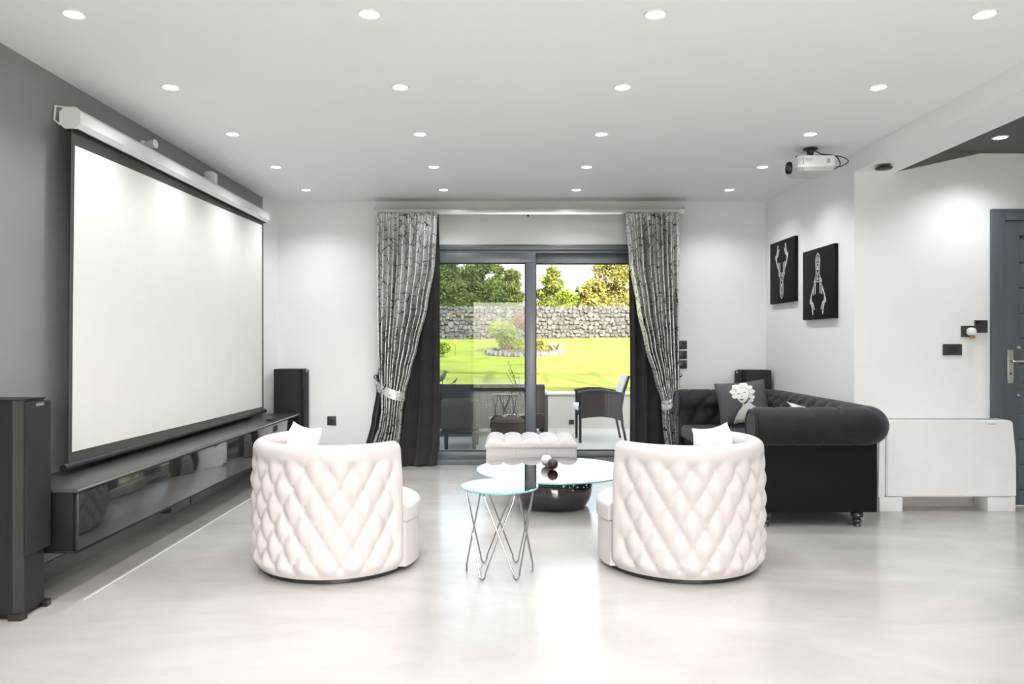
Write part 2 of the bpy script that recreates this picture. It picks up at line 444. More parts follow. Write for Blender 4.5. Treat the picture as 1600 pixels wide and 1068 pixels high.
box(bm, -2.45, WX0, YB, YB+.22, 0, ZC); box(bm, WX1, XR+.2, YB, YB+.22, 0, ZC); box(bm, WX0, WX1, YB, YB+.22, WZ, ZC)
struct('wall_back', bm, M_WHITE_WALL, 'white wall around the curtained sliding door', 'wall')
bm = bmesh.new(); prism(bm, [(XR, YE), (XR+.2, YE+.2), (XR+.2, YB+.0), (XR, YB+.0)], 'z', 0, ZC)
struct('wall_right', bm, M_WHITE_WALL, 'white wall carrying the two black canvases', 'wall')
bm = bmesh.new()
prism(bm, [(XR, YE), (DX0, YE), (DX0, YE+.2), (XR+.2, YE+.2)], 'z', 0, ZC)
box(bm, DX1, XE, YE, YE+.2, 0, ZC); box(bm, DX0, DX1, YE, YE+.2, DZ, ZC)
struct('wall_entrance', bm, M_WHITE_WALL, 'white wall behind the radiator beside the entrance door', 'wall')
bm = bmesh.new(); box(bm, XE, XE+.2, YR, YE+.2, 0, ZC)
struct('wall_hall', bm, M_WHITE_WALL, 'white side wall of the hall out of view', 'wall')
RX0, RX1, RZ1 = -1.0, 3.8, 2.45       # unseen glazing added behind the camera, lets sun bounce up to the ceiling
bm = bmesh.new(); box(bm, XL-.25, RX0, YR-.2, YR, 0, ZC); box(bm, RX1, XE+.2, YR-.2, YR, 0, ZC); box(bm, RX0, RX1, YR-.2, YR, RZ1, ZC)
struct('wall_rear', bm, M_WHITE_WALL, 'white wall behind the camera', 'wall')
w2 = thing('added_rear_window', 'wide anthracite glazing added behind the camera to let in sun', 'window', (1.8, YR, 0), kind='structure')
bm = bmesh.new(); nfr = 3; wr = (RX1-RX0)/nfr
box(bm, RX0, RX1, YR-.12, YR-.04, RZ1-.07, RZ1); box(bm, RX0, RX1, YR-.12, YR-.04, 0, .07)
for k in range(nfr+1):
    xx = min(max(RX0+wr*k-.04, RX0), RX1-.08); box(bm, xx, xx+.08, YR-.12, YR-.04, .07, RZ1-.07)
obj('added_frame', bm, M_ANTH, w2)
for k in range(nfr):
    bx('pane', M_PANE_R, w2, RX0+wr*k+.04, RX0+wr*(k+1)-.04, YR-.083, YR-.077, .07, RZ1-.07)
bm = bmesh.new(); box(bm, XL, XL+.012, 3.2, 7.77, 0, .09)
struct('baseboard_left', bm, M_SKIRT, 'dark grey skirting under the floating media console', 'baseboard')
bm = bmesh.new(); box(bm, -2.142, -2.136, 3.78, 7.6, 0, .0012)  # pale strip drawn as lamp light reflected off the console edge
struct('floor_glint_strip', bm, M_GLINT, 'thin pale strip painted as a line of reflected light on the floor below the media console', 'trim')
bm = bmesh.new(); box(bm, XR, DX0-.06, YE-.012, YE, 0, .07)
struct('baseboard_entrance', bm, M_FLOOR, 'low stone coloured skirting behind the white radiator', 'baseboard')

# ------------------------------------------------------------------ sliding window door
win = thing('window_1', 'anthracite aluminium sliding garden door with two tall panes', 'window', (.275, YB, 0), kind='structure')
fy0, fy1 = YB - .015, YB + .12
bm = bmesh.new()
box(bm, WX0, WX1, fy0, fy1, WZ-.055, WZ, bev=.004); box(bm, WX0, WX0+.06, fy0, fy1, 0, WZ-.055, bev=.004)
box(bm, WX1-.06, WX1, fy0, fy1, 0, WZ-.055, bev=.004)
box(bm, WX0+.06, WX1-.06, fy0+.02, fy1, WZ-.088, WZ-.055, bev=.003)
obj('outer_frame', bm, M_ANTH, win, smooth=30)
bm = bmesh.new(); box(bm, WX0+.06, WX1-.06, fy0-.03, fy1+.12, 0, .055, bev=.004)
box(bm, WX0+.06, WX1-.06, fy0+.04, fy0+.05, .055, .068); box(bm, WX0+.06, WX1-.06, fy0+.09, fy0+.10, .055, .068)
obj('threshold', bm, M_ANTH, win, smooth=30)
MX = X(829, YB)
def leaf(x0, x1, y0, y1, zt, st, nm, pane, lefthand):
    lf = bx('leaf_top_rail', M_ANTH, win, x0, x1, y0, y1, zt - .105, zt, bev=.006)
    bx('stile', M_ANTH, win, x0, x0+st, y0, y1, .07, zt-.105, bev=.005)
    bx('stile', M_ANTH, win, x1-st, x1, y0, y1, .07, zt-.105, bev=.005)
    bx('leaf_bottom_rail', M_ANTH, win, x0+st, x1-st, y0, y1, .07, .135, bev=.005)
    g = .012; bm = bmesh.new()
    a0, a1, b0, b1 = x0+st, x1-st, .135, zt-.105
    for q in ((a0, a0+g, b0, b1), (a1-g, a1, b0, b1), (a0+g, a1-g, b0, b0+g), (a0+g, a1-g, b1-g, b1)):
        box(bm, q[0], q[1], y0+.012, y1-.012, q[2], q[3])
    obj('gasket', bm, M_GASKET, win)
    ym = (y0 + y1) / 2
    bx('pane', pane, win, a0+g, a1-g, ym-.003, ym+.003, b0+g, b1-g)
zt = WZ - .088
leaf(WX0+.06, MX+.055, fy0+.022, fy0+.062, zt, .105, 'sliding', M_PANE_L, True)
leaf(MX-.03, WX1-.06, fy0+.075, fy0+.115, zt, .085, 'fixed', M_PANE_R, False)
bx('handle', M_STEEL, win, WX0+.10, WX0+.125, fy0-.02, fy0+.022, 1.0, 1.22, bev=.004)

# ------------------------------------------------------------------ entrance door
door = thing('door_1', 'slate blue panelled entrance door with steel lever handle', 'door', (4.39, YE, 0), kind='structure')
bm = bmesh.new(); fw = .105
box(bm, DX0-.03, DX0+fw-.03, YE-.03, YE+.1, 0, DZ+.03, bev=.004)
box(bm, DX1-fw+.03, DX1+.03, YE-.03, YE+.1, 0, DZ+.03, bev=.004)
box(bm, DX0+fw-.03, DX1-fw+.03, YE-.03, YE+.1, DZ-.06, DZ+.03, bev=.004)
obj('door_frame', bm, M_DOOR, door, smooth=30)
lx0, lx1 = DX0+fw-.028, DX1-fw+.028
bx('door_leaf', M_DOOR, door, lx0, lx1, YE+.002, YE+.05, .01, DZ-.062, bev=.004)
st = .115
bm = bmesh.new()
box(bm, lx0, lx0+st, YE-.018, YE+.004, .01, DZ-.062, bev=.003); box(bm, lx1-st, lx1, YE-.018, YE+.004, .01, DZ-.062, bev=.003)
box(bm, lx0+st, lx1-st, YE-.018, YE+.004, DZ-.18, DZ-.062, bev=.003); box(bm, lx0+st, lx1-st, YE-.018, YE+.004, .01, .13, bev=.003)
obj('leaf_border', bm, M_DOOR, door, smooth=30)
zz = .133
while zz < DZ - .19:
    bx('panel', M_DOOR, door, lx0+st+.004, lx1-st-.004, YE-.010, YE+.004, zz, min(zz+.192, DZ-.184), bev=.003)
    zz += .2
hx = X(1581, YE-.04)
hd = bx('handle_plate', M_STEEL, door, hx-.024, hx+.024, YE-.026, YE-.018, Z(598, YE), Z(546, YE), bev=.004)
bm = bmesh.new(); zl = Z(564, YE)
tube(bm, [(hx, YE-.026, zl), (hx, YE-.06, zl), (hx+.02, YE-.066, zl), (hx+.13, YE-.066, zl)], .0095, 10)
obj('lever', bm, M_STEEL, hd, smooth=True)
bm = bmesh.new(); lathe(bm, [(.001, YE-.031), (.008, YE-.031), (.008, YE-.026)], 14, hx, 0, Z(583, YE), axis='y')
obj('keyhole', bm, M_BLACKPL, hd)
for py in (543, 617):
    bm = bmesh.new(); lathe(bm, [(.001, YE-.034), (.010, YE-.033), (.015, YE-.027), (.015, YE-.010)], 16, X(1591, YE-.02), 0, Z(py, YE), axis='y')
    obj('stud', bm, M_STEEL, door, smooth=True)

# ------------------------------------------------------------------ downlights
LXS = (-1.98, -.63, .676, 2.18)
LYS = (3.42, 4.40, 5.39, 6.40, 7.36)
COLN = ('leftmost column', 'second column from the grey wall', 'third column from the grey wall', 'rightmost column')
ROWN = ('nearest row', 'second row', 'middle row', 'fourth row', 'row by the curtains')
def downlight_proto():
    t = thing('downlight', '', 'downlight', (0, 0, 0))
    bm = bmesh.new()
    lathe(bm, [(.040, 0), (.040, -.004), (.047, -.007), (.054, -.004), (.055, 0)], 28, closed=False)
    obj('trim_ring', bm, M_WHITEPL, t, smooth=True, local=True)
    bm = bmesh.new(); lathe(bm, [(.0405, -.0005), (.0405, -.003), (.001, -.0045)], 28)
    obj('lens', bm, M_LENS, t, smooth=True, local=True)
    ld = bpy.data.lights.new('downlight_lamp', 'SPOT'); ld.energy = LAMP_W; ld.spot_size = math.radians(135); ld.spot_blend = .85
    ld.shadow_soft_size = .045; ld.color = (.97, .98, 1.0)
    lo = bpy.data.objects.new('lamp', ld); lo.location = (0, 0, -.012); COL.objects.link(lo); lo.parent = t
    return t
dl = downlight_proto(); first = True
def put_light(x, y, z, label, group):
    global first
    o = dl if first else copy_tree(dl)
    first = False
    o.location = (x, y, z); tag(o, label, 'downlight', group)
for c, lx in enumerate(LXS):
    for r, ly in enumerate(LYS):
        put_light(lx, ly, ZC, 'round lit ceiling downlight, %s, %s' % (ROWN[r], COLN[c]), 'ceiling downlights in the living room')
for lx in LXS:
    for ly in (2.43, 1.44, .45, -1.54):
        put_light(lx, ly, ZC, 'round lit ceiling downlight out of view behind the camera', 'downlights behind the camera')
put_light(X(1563, 5.48), 5.48, ZC, 'round lit downlight in the charcoal ceiling by the entrance', 'downlights in the hall ceiling')
for lx, ly in ((5.1, 5.2), (3.8, 2.8), (5.1, 2.8), (3.8, .4), (5.1, .4), (4.4, -2.2)):
    put_light(lx, ly, ZC, 'round lit downlight in the charcoal hall ceiling out of view', 'downlights in the hall ceiling')

# ------------------------------------------------------------------ projection screen
scr = thing('projection_screen', 'large pull-down projection screen on the grey wall', 'screen', (-2.44, 5.85, .6))
CXs, CZs = -2.435, 2.55
ya, yb = 4.165, 7.50
bm = bmesh.new(); h = .056; c = .026
prof = [(-h+c, -h), (h-c, -h), (h, -h+c), (h, h-c), (h-c, h), (-h+c, h), (-h, h-c), (-h, -h+c)]
prism(bm, [(CXs+p[0], CZs+p[1]) for p in prof], 'y', ya+.02, yb-.02)
obj('case', bm, M_WHITEMET, scr)
for (y0, y1) in ((ya, ya+.02), (yb-.02, yb)):
    bm = bmesh.new(); h2 = h + .004
    prism(bm, [(CXs+p[0]*1.06, CZs+p[1]*1.06) for p in prof], 'y', y0, y1)
    obj('end_cap', bm, M_WHITEPL, scr)
for y0 in (ya + .002, yb - .018):
    bm = bmesh.new()
    tube(bm, [(CXs-.03, y0+.008, CZs+h+.002), (CXs-.085, y0+.008, CZs+h+.012), (CXs-.092, y0+.008, CZs-.01), (CXs-.06, y0+.008, CZs-.035)], .006, 6)
    obj('wall_bracket', bm, M_WHITEPL, scr)
bm = bmesh.new(); box(bm, CXs-.03, CXs+.03, ya+.03, yb-.03, CZs-h-.006, CZs-h+.001)
obj('case_slot', bm, M_BLACKPL, scr)
# cloth: border and white picture area (hangs with a slight wave)
sx = -2.430
def cloth_x(y, z): return sx + .010 * (2.45 - z) / 1.85 + .004 * math.sin(y * 2.3 + z * 1.1)
def cloth(name, m, y00, y01, y10, y11, z00, z01, z10, z11, off, n=28, k=16):
    """y: near/far at the top then near/far at the bottom; z: top near/far then bottom near/far"""
    bm = bmesh.new(); F_, B_ = [], []
    for j in range(k + 1):
        v = j / k; rf = []; rb = []
        for i in range(n + 1):
            u = i / n
            y = (y00 + (y01-y00)*u)*(1-v) + (y10 + (y11-y10)*u)*v
            z = (z00 + (z01-z00)*u)*(1-v) + (z10 + (z11-z10)*u)*v
            x = cloth_x(y, z) + off
            rf.append((x, y, z)); rb.append((x-.0015, y, z))
        F_.append(rf); B_.append(rb)
    grid(bm, F_); grid(bm, B_)
    return obj(name, bm, m, scr, smooth=True)
bk = cloth('screen_cloth', M_SCREENBLK, 4.175, 7.44, 4.13, 7.44, CZs-h-.004, CZs-h-.004, .625, .622, 0)
cloth('picture_area', M_SCREEN, 4.205, 7.39, 4.165, 7.385, 2.405, 2.455, .690, .665, .002)
bm = bmesh.new(); bmx = sx + .012
tube(bm, [(bmx, 4.075, .617), (bmx, 7.46, .615)], .017, 12)
obj('weight_bar', bm, M_BLACKPL, scr, smooth=True)
for y in (4.072, 7.452):
    bm = bmesh.new(); lathe(bm, [(.001, 0), (.019, 0), (.021, .004), (.019, .014), (.001, .014)], 14, bmx, y, .6165, axis='y')
    obj('bar_end_cap', bm, M_BLACKPL, scr, smooth=True)

# white fittings on the wall above the screen
y = 2.50 * F / (VX - 231)
t = thing('wall_sensor', 'small round white fitting on the grey wall above the screen case', 'sensor', (XL, y, Z(226, y)))
bm = bmesh.new(); lathe(bm, [(.001, XL), (.03, XL), (.03, XL+.015), (.022, XL+.02), (.001, XL+.02)], 18, 0, y, Z(226, y), axis='x'); obj('base', bm, M_WHITEPL, t, smooth=30)
bm = bmesh.new(); tube(bm, [(XL+.02, y, Z(226, y)), (XL+.05, y-.004, Z(226, y)), (XL+.10, y-.012, Z(226, y)+.004)], [.018, .026, .030], 14); obj('head', bm, M_WHITEPL, t, smooth=40)
y = 2.50 * F / (VX - 329)
zc_ = Z(279, y)
t = thing('wall_junction_box', 'square white box on the grey wall above the screen case', 'box', (XL, y, zc_ - .05))
bx('body', M_WHITEPL, t, XL, XL+.075, y-.045, y+.045, zc_-.06, zc_+.055, bev=.012)
bx('cover', M_WHITEPL, t, XL+.075, XL+.086, y-.036, y+.036, zc_-.048, zc_+.043, bev=.004)
bm = bmesh.new(); tube(bm, [(XL+.02, y, zc_-.058), (XL+.02, y, zc_-.16)], .008, 8); obj('cable', bm, M_WHITEPL, t)

# ------------------------------------------------------------------ media console
con = thing('media_console', 'long floating black media console with glossy flap doors', 'console', (-2.33, 5.7, .249))
cx0, cx1, cy0, cy1, cz0, cz1 = XL+.003, -2.14, 3.73, 7.68, .249, .571
bx('body', M_BLACKSATIN, con, cx0, cx1-.024, cy0, cy1, cz0+.012, cz1-.02, bev=.002)
bx('top_panel', mat('black_matt_top', (.050, .049, .049), .33, var=.05, nscale=2), con, cx0, cx1, cy0-.004, cy1+.004, cz1-.02, cz1, bev=.002)
bx('bottom_panel', M_BLACKSATIN, con, cx0, cx1-.002, cy0-.002, cy1+.002, cz0, cz0+.012, bev=.001)
bx('top_edge_strip', M_STEEL, con, cx1, cx1+.003, cy0, cy1, cz1-.012, cz1-.003)
ym = (cy0 + cy1) / 2
for a, b in ((cy0+.004, ym-.002), (ym+.002, cy1-.004)):
    bx('flap_door', M_BLACKGLOSS, con, cx1-.022, cx1, a, b, cz0+.014, cz1-.024, bev=.002)
for a, b in ((5.12, 5.42), (5.44, 5.78)):
    bx('wall_support', M_BLACKPL, con, cx0+.02, cx0+.24, a, b, cz0-.12, cz0, bev=.004)
rm = thing('remote_control', 'slim black remote lying on the far end of the console', 'remote', (-2.2, 7.0, cz1))
bx('body', M_BLACKPL, rm, -2.235, -2.19, 6.93, 7.10, cz1+.001, cz1+.018, bev=.006)
bx('keypad', M_DARKPL, rm, -2.228, -2.197, 6.95, 7.07, cz1+.018, cz1+.020)

# ------------------------------------------------------------------ tower speakers
def speaker(x0, x1, y0, y1, h, face, label, deep_grille):
    """face=+1: baffle looks to +x; face=-1: to -x"""
    t = thing('tower_speaker', label, 'speaker', ((x0+x1)/2, (y0+y1)/2, 0), group='black tower speakers')
    fx = x1 if face > 0 else x0
    bm = bmesh.new()
    ch = .03
    if face > 0: pts = [(x0, y0), (x1-ch*1.2, y0), (x1, y0+ch), (x1, y1-ch), (x1-ch*1.2, y1), (x0, y1)]
    else: pts = [(x1, y1), (x0+ch*1.2, y1), (x0, y1-ch), (x0, y0+ch), (x0+ch*1.2, y0), (x1, y0)]
    prism(bm, pts, 'z', .03, h)
    obj('cabinet', bm, M_BLACKWOOD, t)
    # grille cover standing off the baffle
    a, b = (fx + .006, fx + .026) if face > 0 else (fx - .026, fx - .006)
    gr = bx('grille', M_GRILLE, t, a, b, y0+.014, y1-.014, .30, h-.008, bev=.006)
    for zc in (.40, .58, .76, .94):
        bm = bmesh.new(); box(bm, min(fx, fx+face*.007), max(fx, fx+face*.007), y0+.03, y1-.03, zc-.05, zc+.05, bev=.001); obj('grille_peg', bm, M_BLACKPL, t)
    p0, p1 = (b, b+.002) if face > 0 else (a-.002, a)
    bx('badge', M_STEEL, gr, p0, p1, (y0+y1)/2-.03, (y0+y1)/2+.03, h-.030, h-.016)
    bx('top_plate', M_BLACKSATIN, t, x0+.004, x1-.004, y0+.006, y1-.006, h, h+.004)
    for cx in (x0+.03, x1-.02):
        for cy, s in ((y0, -1), (y1, 1)):
            bm = bmesh.new()
            q = [(cx-.035, cy-s*.03), (cx+.035, cy-s*.03), (cx+.03, cy+s*.012), (cx-.03, cy+s*.012)]
            prism(bm, q, 'z', 0, .03); obj('foot', bm, M_BLACKPL, t)
    bx('plinth', M_BLACKSATIN, t, x0+.01, x1-.01, y0+.008, y1-.008, .008, .03)
    return t
speaker(-2.535, -2.278, 3.50, 3.71, 1.025, 1, 'black tower speaker at the near end of the console, left photo edge', True)
speaker(-2.41, -2.125, 7.72, 7.93, 1.02, 1, 'black tower speaker in the corner beyond the console', True)
speaker(2.425, 2.72, 7.72, 7.93, 1.01, -1, 'black tower speaker in the corner behind the sofa', True)

# ------------------------------------------------------------------ tufting
def tuft(s, z, a, b, depth):
    """diamond tufting: buttons on a staggered lattice, soft folds between them"""
    u = s / a + z / (2*b); v = s / a - z / (2*b)
    fu, fv = math.sqrt(math.sin(PI*u)**2 + .08) - .283, math.sqrt(math.sin(PI*v)**2 + .08) - .283
    h = min(1, max(0, fu) * max(0, fv) / .572) ** .75
    du, dv = u - round(u), v - round(v)
    r2 = du*du + dv*dv
    return depth * (h - 1.0) - depth * .60 * math.exp(-r2 / .016)
def smooth01(t): t = max(0, min(1, t)); return t*t*(3-2*t)

# ------------------------------------------------------------------ armchairs
def armchair(loc, rotz, label):
    t = thing('tub_armchair', label, 'armchair', (loc[0], loc[1], 0), rotz, 'white tufted tub armchairs')
    A0, A1 = math.radians(-195), math.radians(15)       # shell wraps the back (local -y)
    Zt = .745
    a, b = .137, .107
    def Rout(z):
        return .492 - .045 * smooth01((.10 - z) / .085) ** 1.3 - .016 * smooth01((z - .5) / .25) + .004
    nz, nt = 84, 190
    # section: outer side up, round rim, inner side down
    outer = [.028 + (Zt - .05 - .028) * i / nz for i in range(nz + 1)]
    rows = []
    for j in range(nt + 1):
        th = A0 + (A1 - A0) * j / nt
        ed = min(th - A0, A1 - th)                # distance from the shell's end
        e = max(0, 1 - ed / .075)
        rnd = math.sqrt(max(0, 1 - e*e)) if e > 0 else 1
        thick = .105
        sec = []
        for z in outer:
            fade = smooth01((Zt - .06 - z) / .07) * smooth01((z - .03) / .06) * smooth01((ed - .10) / .12)
            sec.append((Rout(z) + tuft(th * .49, z - .085, a, b, .022) * fade + .006*(1-fade)*0, z))
        ro = Rout(Zt - .05); ri = ro - thick
        for k in range(1, 12):
            an = PI * k / 12
            sec.append(((ro + ri)/2 + thick/2 * math.cos(an), Zt - .05 + .05 * math.sin(an)))
        for i in range(12):
            sec.append((ri - .0 + .03 * (i/11), Zt - .05 - (Zt - .05 - .30) * i / 11))
        sec.append((ri + .05, .30)); sec.append((ri + .05, .03))
        mid = ro - thick * .5
        row = []
        for r, z in sec:
            rr = mid + (r - mid) * (.25 + .75 * rnd)
            zz2 = z if z < .5 else .5 + (z - .5) * (.90 + .10 * rnd)
            row.append((rr * math.cos(th), rr * math.sin(th), zz2))
        rows.append(row)
    bm = bmesh.new(); grid(bm, rows, wrap=True, cap=True)
    obj('tufted_shell', bm, M_LEATHER, t, smooth=60, local=True)
    # buttons
    bm = bmesh.new()
    for k in range(0, 6):
        for jj in range(-40, 41):
            s = (jj + (k % 2) * .5) * a; th = s / .49 
            z = .085 + k * b
            if th < A0 + .16 or th > A1 - .16: continue
            r = Rout(z) - .036
            m = Matrix.Translation((r*math.cos(th), r*math.sin(th), z)) @ Matrix.Rotation(th, 4, 'Z') @ Matrix.Diagonal((.006, .009, .009, 1))
            bmesh.ops.create_uvsphere(bm, u_segments=8, v_segments=6, radius=1, matrix=m)
    o = obj('tufting_buttons', bm, M_LEATHER, t, smooth=True, local=True); o['kind'] = 'stuff'
    # seat
    def seat(name, z0, z1, rin, rout, rnd_top):
        n = 120; prof = [(1, z0)]
        kk = 6
        for i in range(kk + 1):
            an = PI/2 * i / kk; prof.append((1 - rnd_top/.45 * (1 - math.cos(an)), z1 - rnd_top + rnd_top*math.sin(an)))
        prof += [(.75, z1 + .008), (.4, z1 + .014), (.02, z1 + .016)]
        rows = []
        for f, z in prof:
            row = []
            for i in range(n):
                th = 2*PI*i/n
                dd = abs(((th - PI/2 + PI) % (2*PI)) - PI)       # angle from the opening's middle
                open_half = PI/2 - math.radians(15)
                r = rin + (rout - rin) * smooth01((open_half - dd + .02) / .05)
                row.append((r*f*math.cos(th), r*f*math.sin(th), z))
            rows.append(row)
        bm = bmesh.new(); grid(bm, rows, wrap=True, cap=True)
        obj(name, bm, M_LEATHER, t, smooth=50, local=True)
    seat('seat_base', .028, .285, .40, .478, .008)
    seat('seat_cushion', .288, .385, .375, .488, .035)
    bm = bmesh.new(); lathe(bm, [(.43, 0), (.435, .004), (.435, .03), (.43, .032)], 64)
    obj('plinth', bm, M_BLACKPL, t, smooth=40, local=True)
    return t
CXL, CYL = -1.008, 4.46
armchair((CXL, CYL), math.radians(-44), 'white tufted tub armchair on the left, nearer the projection screen')
CXR = 1.020
armchair((CXR, CYL), math.radians(42), 'white tufted tub armchair on the right, in front of the black sofa')

# ------------------------------------------------------------------ pillows
def pillow_mesh(w, h, tk, n=26, pinch=.07, crease=0.0, seed=0):
    rnd = random.Random(seed)
    ph = rnd.random() * 6
    def surf(u, v, sgn):
        ex = 1 - pinch * (1 - v*v); ez = 1 - pinch * (1 - u*u)
        x = u * w/2 * (ex if True else 1); z = v * h/2 * ez
        f = ((1 - abs(u)**2.4) * (1 - abs(v)**2.4)); f = max(0, f) ** .55
        y = sgn * tk/2 * f * (1 + crease * math.sin(3.1*u + 2.3*v + ph) * .5 + crease * .5*math.sin(5*u - 4*v + ph*2))
        return (x, y, z)
    bm = bmesh.new()
    for sgn in (-1, 1):
        rows = [[surf(-1 + 2*i/n, -1 + 2*j/n, sgn) for i in range(n+1)] for j in range(n+1)]
        grid(bm, rows)
    bmesh.ops.remove_doubles(bm, verts=bm.verts, dist=.0004)
    bmesh.ops.recalc_face_normals(bm, faces=bm.faces)
    return bm, surf
def pillow(label, m, w, h, tk, loc, rot, cat='pillow', group=None, crease=.25, seed=1, pinch=.07):
    bm, surf = pillow_mesh(w, h, tk, crease=crease, seed=seed, pinch=pinch)
    o = obj('throw_pillow', bm, m, smooth=80)
    o.location = loc; o.rotation_euler = rot
    tag(o, label, cat, group)
    # piping round the seam
    pts = []
    n = 24
    for e in range(4):
        for i in range(n):
            k = -1 + 2*i/n
            u, v = ((k, -1), (1, k), (-k, 1), (-1, -k))[e]
            pts.append(surf(u, v, 1))
    bm = bmesh.new(); tube(bm, pts, .004, 6, closed=True)
    obj('piping', bm, m, o, smooth=True, local=True)
    return o, surf
pillow('white pillow inside the left white armchair', M_WHITECLOTH, .43, .43, .15, (CXL-.25, CYL+.06, .590),
       Euler((math.radians(-14), 0, math.radians(-52)), 'XYZ'), group='white armchair pillows', seed=3, pinch=.10)
pillow('white pillow inside the right white armchair', M_WHITECLOTH, .45, .42, .15, (CXR+.25, CYL+.06, .590),
       Euler((math.radians(-14), 0, math.radians(48)), 'XYZ'), group='white armchair pillows', seed=5, pinch=.10)

# ------------------------------------------------------------------ side table
sx_, sy_ = -.0445, 4.245
t = thing('side_table', 'small round glass side table on crossed steel wire legs', 'side table', (sx_, sy_, 0))
bm = bmesh.new(); lathe(bm, [(.218, .480), (.2205, .482), (.2205, .488), (.218, .490)], 64, sx_, sy_)
for f in bm.faces:
    f.material_index = 0 if abs(f.normal.z) > .9 else 1
obj('glass_top', bm, [M_TABLEGLASS, M_GLASSEDGE], t)
def hairpin(off):
    """closed wire: three U bends on the floor, three under the glass, joined by straight leaning arms"""
    R_ = .187; out = []
    for k in range(6):
        an = math.radians(off + 60*k); top = k % 2
        p = Vector((R_*math.cos(an), R_*math.sin(an), .474 if top else .0055)); tg = Vector((-math.sin(an), math.cos(an), 0))
        w = .019 if top else .021; hh = (.034 if top else .040) * (-1 if top else 1)
        for q in range(11):
            al = PI * q / 10
            out.append(p + tg * (-w*math.cos(al)) + Vector((0, 0, hh*(1 - math.sin(al)))))
    return [(v.x + sx_, v.y + sy_, v.z) for v in out]
for off in (0, 60):
    bm = bmesh.new(); tube(bm, hairpin(off), .0046, 8, closed=True)
    obj('wire_leg_loop', bm, M_CHROME, t, smooth=True)
for i in range(6):
    aa = PI/3*i; bm = bmesh.new(); lathe(bm, [(.010, .4735), (.010, .480)], 12, sx_+.187*math.cos(aa), sy_+.187*math.sin(aa))
    obj('glass_pad', bm, M_CHROME, t)

# ------------------------------------------------------------------ coffee table
tx, ty = .365, 5.985
t = thing('coffee_table', 'round glass coffee table on a black glazed drum base', 'coffee table', (tx, ty, 0))
bm = bmesh.new(); lathe(bm, [(.612, .278), (.616, .281), (.616, .287), (.612, .290)], 96, tx, ty)
for f in bm.faces: f.material_index = 0 if abs(f.normal.z) > .9 else 1
obj('glass_top', bm, [M_TABLEGLASS, M_GLASSEDGE], t)
bm = bmesh.new()
prof = [(.02, 0), (.215, 0), (.245, .006), (.272, .03), (.292, .075), (.300, .13), (.298, .18), (.285, .225), (.262, .256), (.225, .272), (.18, .2765), (.02, .2765)]
rows = []
for r, z in prof:
    row = []
    for i in range(72):
        th = 2*PI*i/72
        rr = r * 1.03 * (1 + .018 * math.sin(3*th + 6*z) + .010 * math.sin(7*th - 12*z))
        row.append((tx + rr*math.cos(th), ty + rr*math.sin(th), z))
    rows.append(row)
grid(bm, rows, wrap=True, cap=True)
obj('drum_base', bm, M_GLOSSCER, t, smooth=60)
bm = bmesh.new()
for i in range(46):
    th = -PI*.92 + PI*.84*random.random(); z = .165 + .085*random.random()
    r = .301 - .04*max(0, (z-.19)/.06)**2
    ball(bm, (tx + r*math.cos(th), ty + r*math.sin(th), z), .0035 + .003*random.random(), 8)
o = obj('glaze_specks', bm, M_WHITEPL, t, smooth=True); o['kind'] = 'stuff'

def deco_ball(label, m, c, r, nub):
    bm = bmesh.new(); ball(bm, (0, 0, 0), r, 28)
    for v in bm.verts:
        v.co *= 1 + .015 * math.sin(v.co.x*90) * math.sin(v.co.y*80+1) * math.sin(v.co.z*85+2)
    o = obj('decorative_ball', bm, m, smooth=True); o.location = (c[0], c[1], .290 + r + .0005); tag(o, label, 'ornament')
    bm = bmesh.new(); tube(bm, [(0, 0, r*.97), (.003, 0, r*1.05)], [.006, .004], 8); obj('stem_nub', bm, M_BALLD, o, local=True)
deco_ball('ivory ball on the glass coffee table', M_BALLW, (X(854, 6.10), 6.10), .047, 0)
deco_ball('dark brown ball in front of the ivory one on the coffee table', M_BALLD, (X(862.5, 5.95)+.006, 5.95), .043, 0)

# ------------------------------------------------------------------ ottoman
t = thing('ottoman', 'white rectangular ottoman with tufted top before the garden door', 'ottoman', (.22, 7.15, 0))
ox0, ox1, oy0, oy1 = -.205, .644, 6.86, 7.46
bx('body', M_LEATHER, t, ox0+.006, ox1-.006, oy0+.006, oy1-.006, .05, .345, bev=.02)
nx, ny = 90, 64
def otop(u, v):
    x = ox0 + (ox1-ox0)*u; y = oy0 + (oy1-oy0)*v
    e = min(u*(ox1-ox0), (1-u)*(ox1-ox0), v*(oy1-oy0), (1-v)*(oy1-oy0))
    cx, cy = .170, .15
    fu = abs(math.sin(PI*(x-ox0)/cx)); fv = abs(math.sin(PI*(y-oy0)/cy))
    bul = (max(fu, .0)*max(fv, .0))**.5
    cap = math.sqrt(max(0, 1 - max(0, 1 - e/.045)**2))
    return (x, y, .352 + .030*cap + .034*bul*min(1, .35 + e/.06))
rows = [[otop(i/nx, j/ny) for i in range(nx+1)] for j in range(ny+1)]
bm = bmesh.new(); V = grid(bm, rows)
edge = [V[0][i] for i in range(nx+1)] + [V[j][nx] for j in range(1, ny+1)] + [V[ny][i] for i in range(nx-1, -1, -1)] + [V[j][0] for j in range(ny-1, 0, -1)]
low = [bm.verts.new((v.co.x, v.co.y, .335)) for v in edge]
for i in range(len(edge)):
    k = (i+1) % len(edge); bm.faces.new((edge[i], edge[k], low[k], low[i]))
bm.faces.new(low)
bmesh.ops.recalc_face_normals(bm, faces=bm.faces)
obj('tufted_top', bm, M_LEATHER, t, smooth=50)
bm = bmesh.new()
for i in range(1, 5):
    for j in range(1, 4): ball(bm, (ox0+.170*i, oy0+.15*j, .384), .009, 10, sz=.5)
o = obj('tufting_buttons', bm, M_LEATHER, t, smooth=True); o['kind'] = 'stuff'
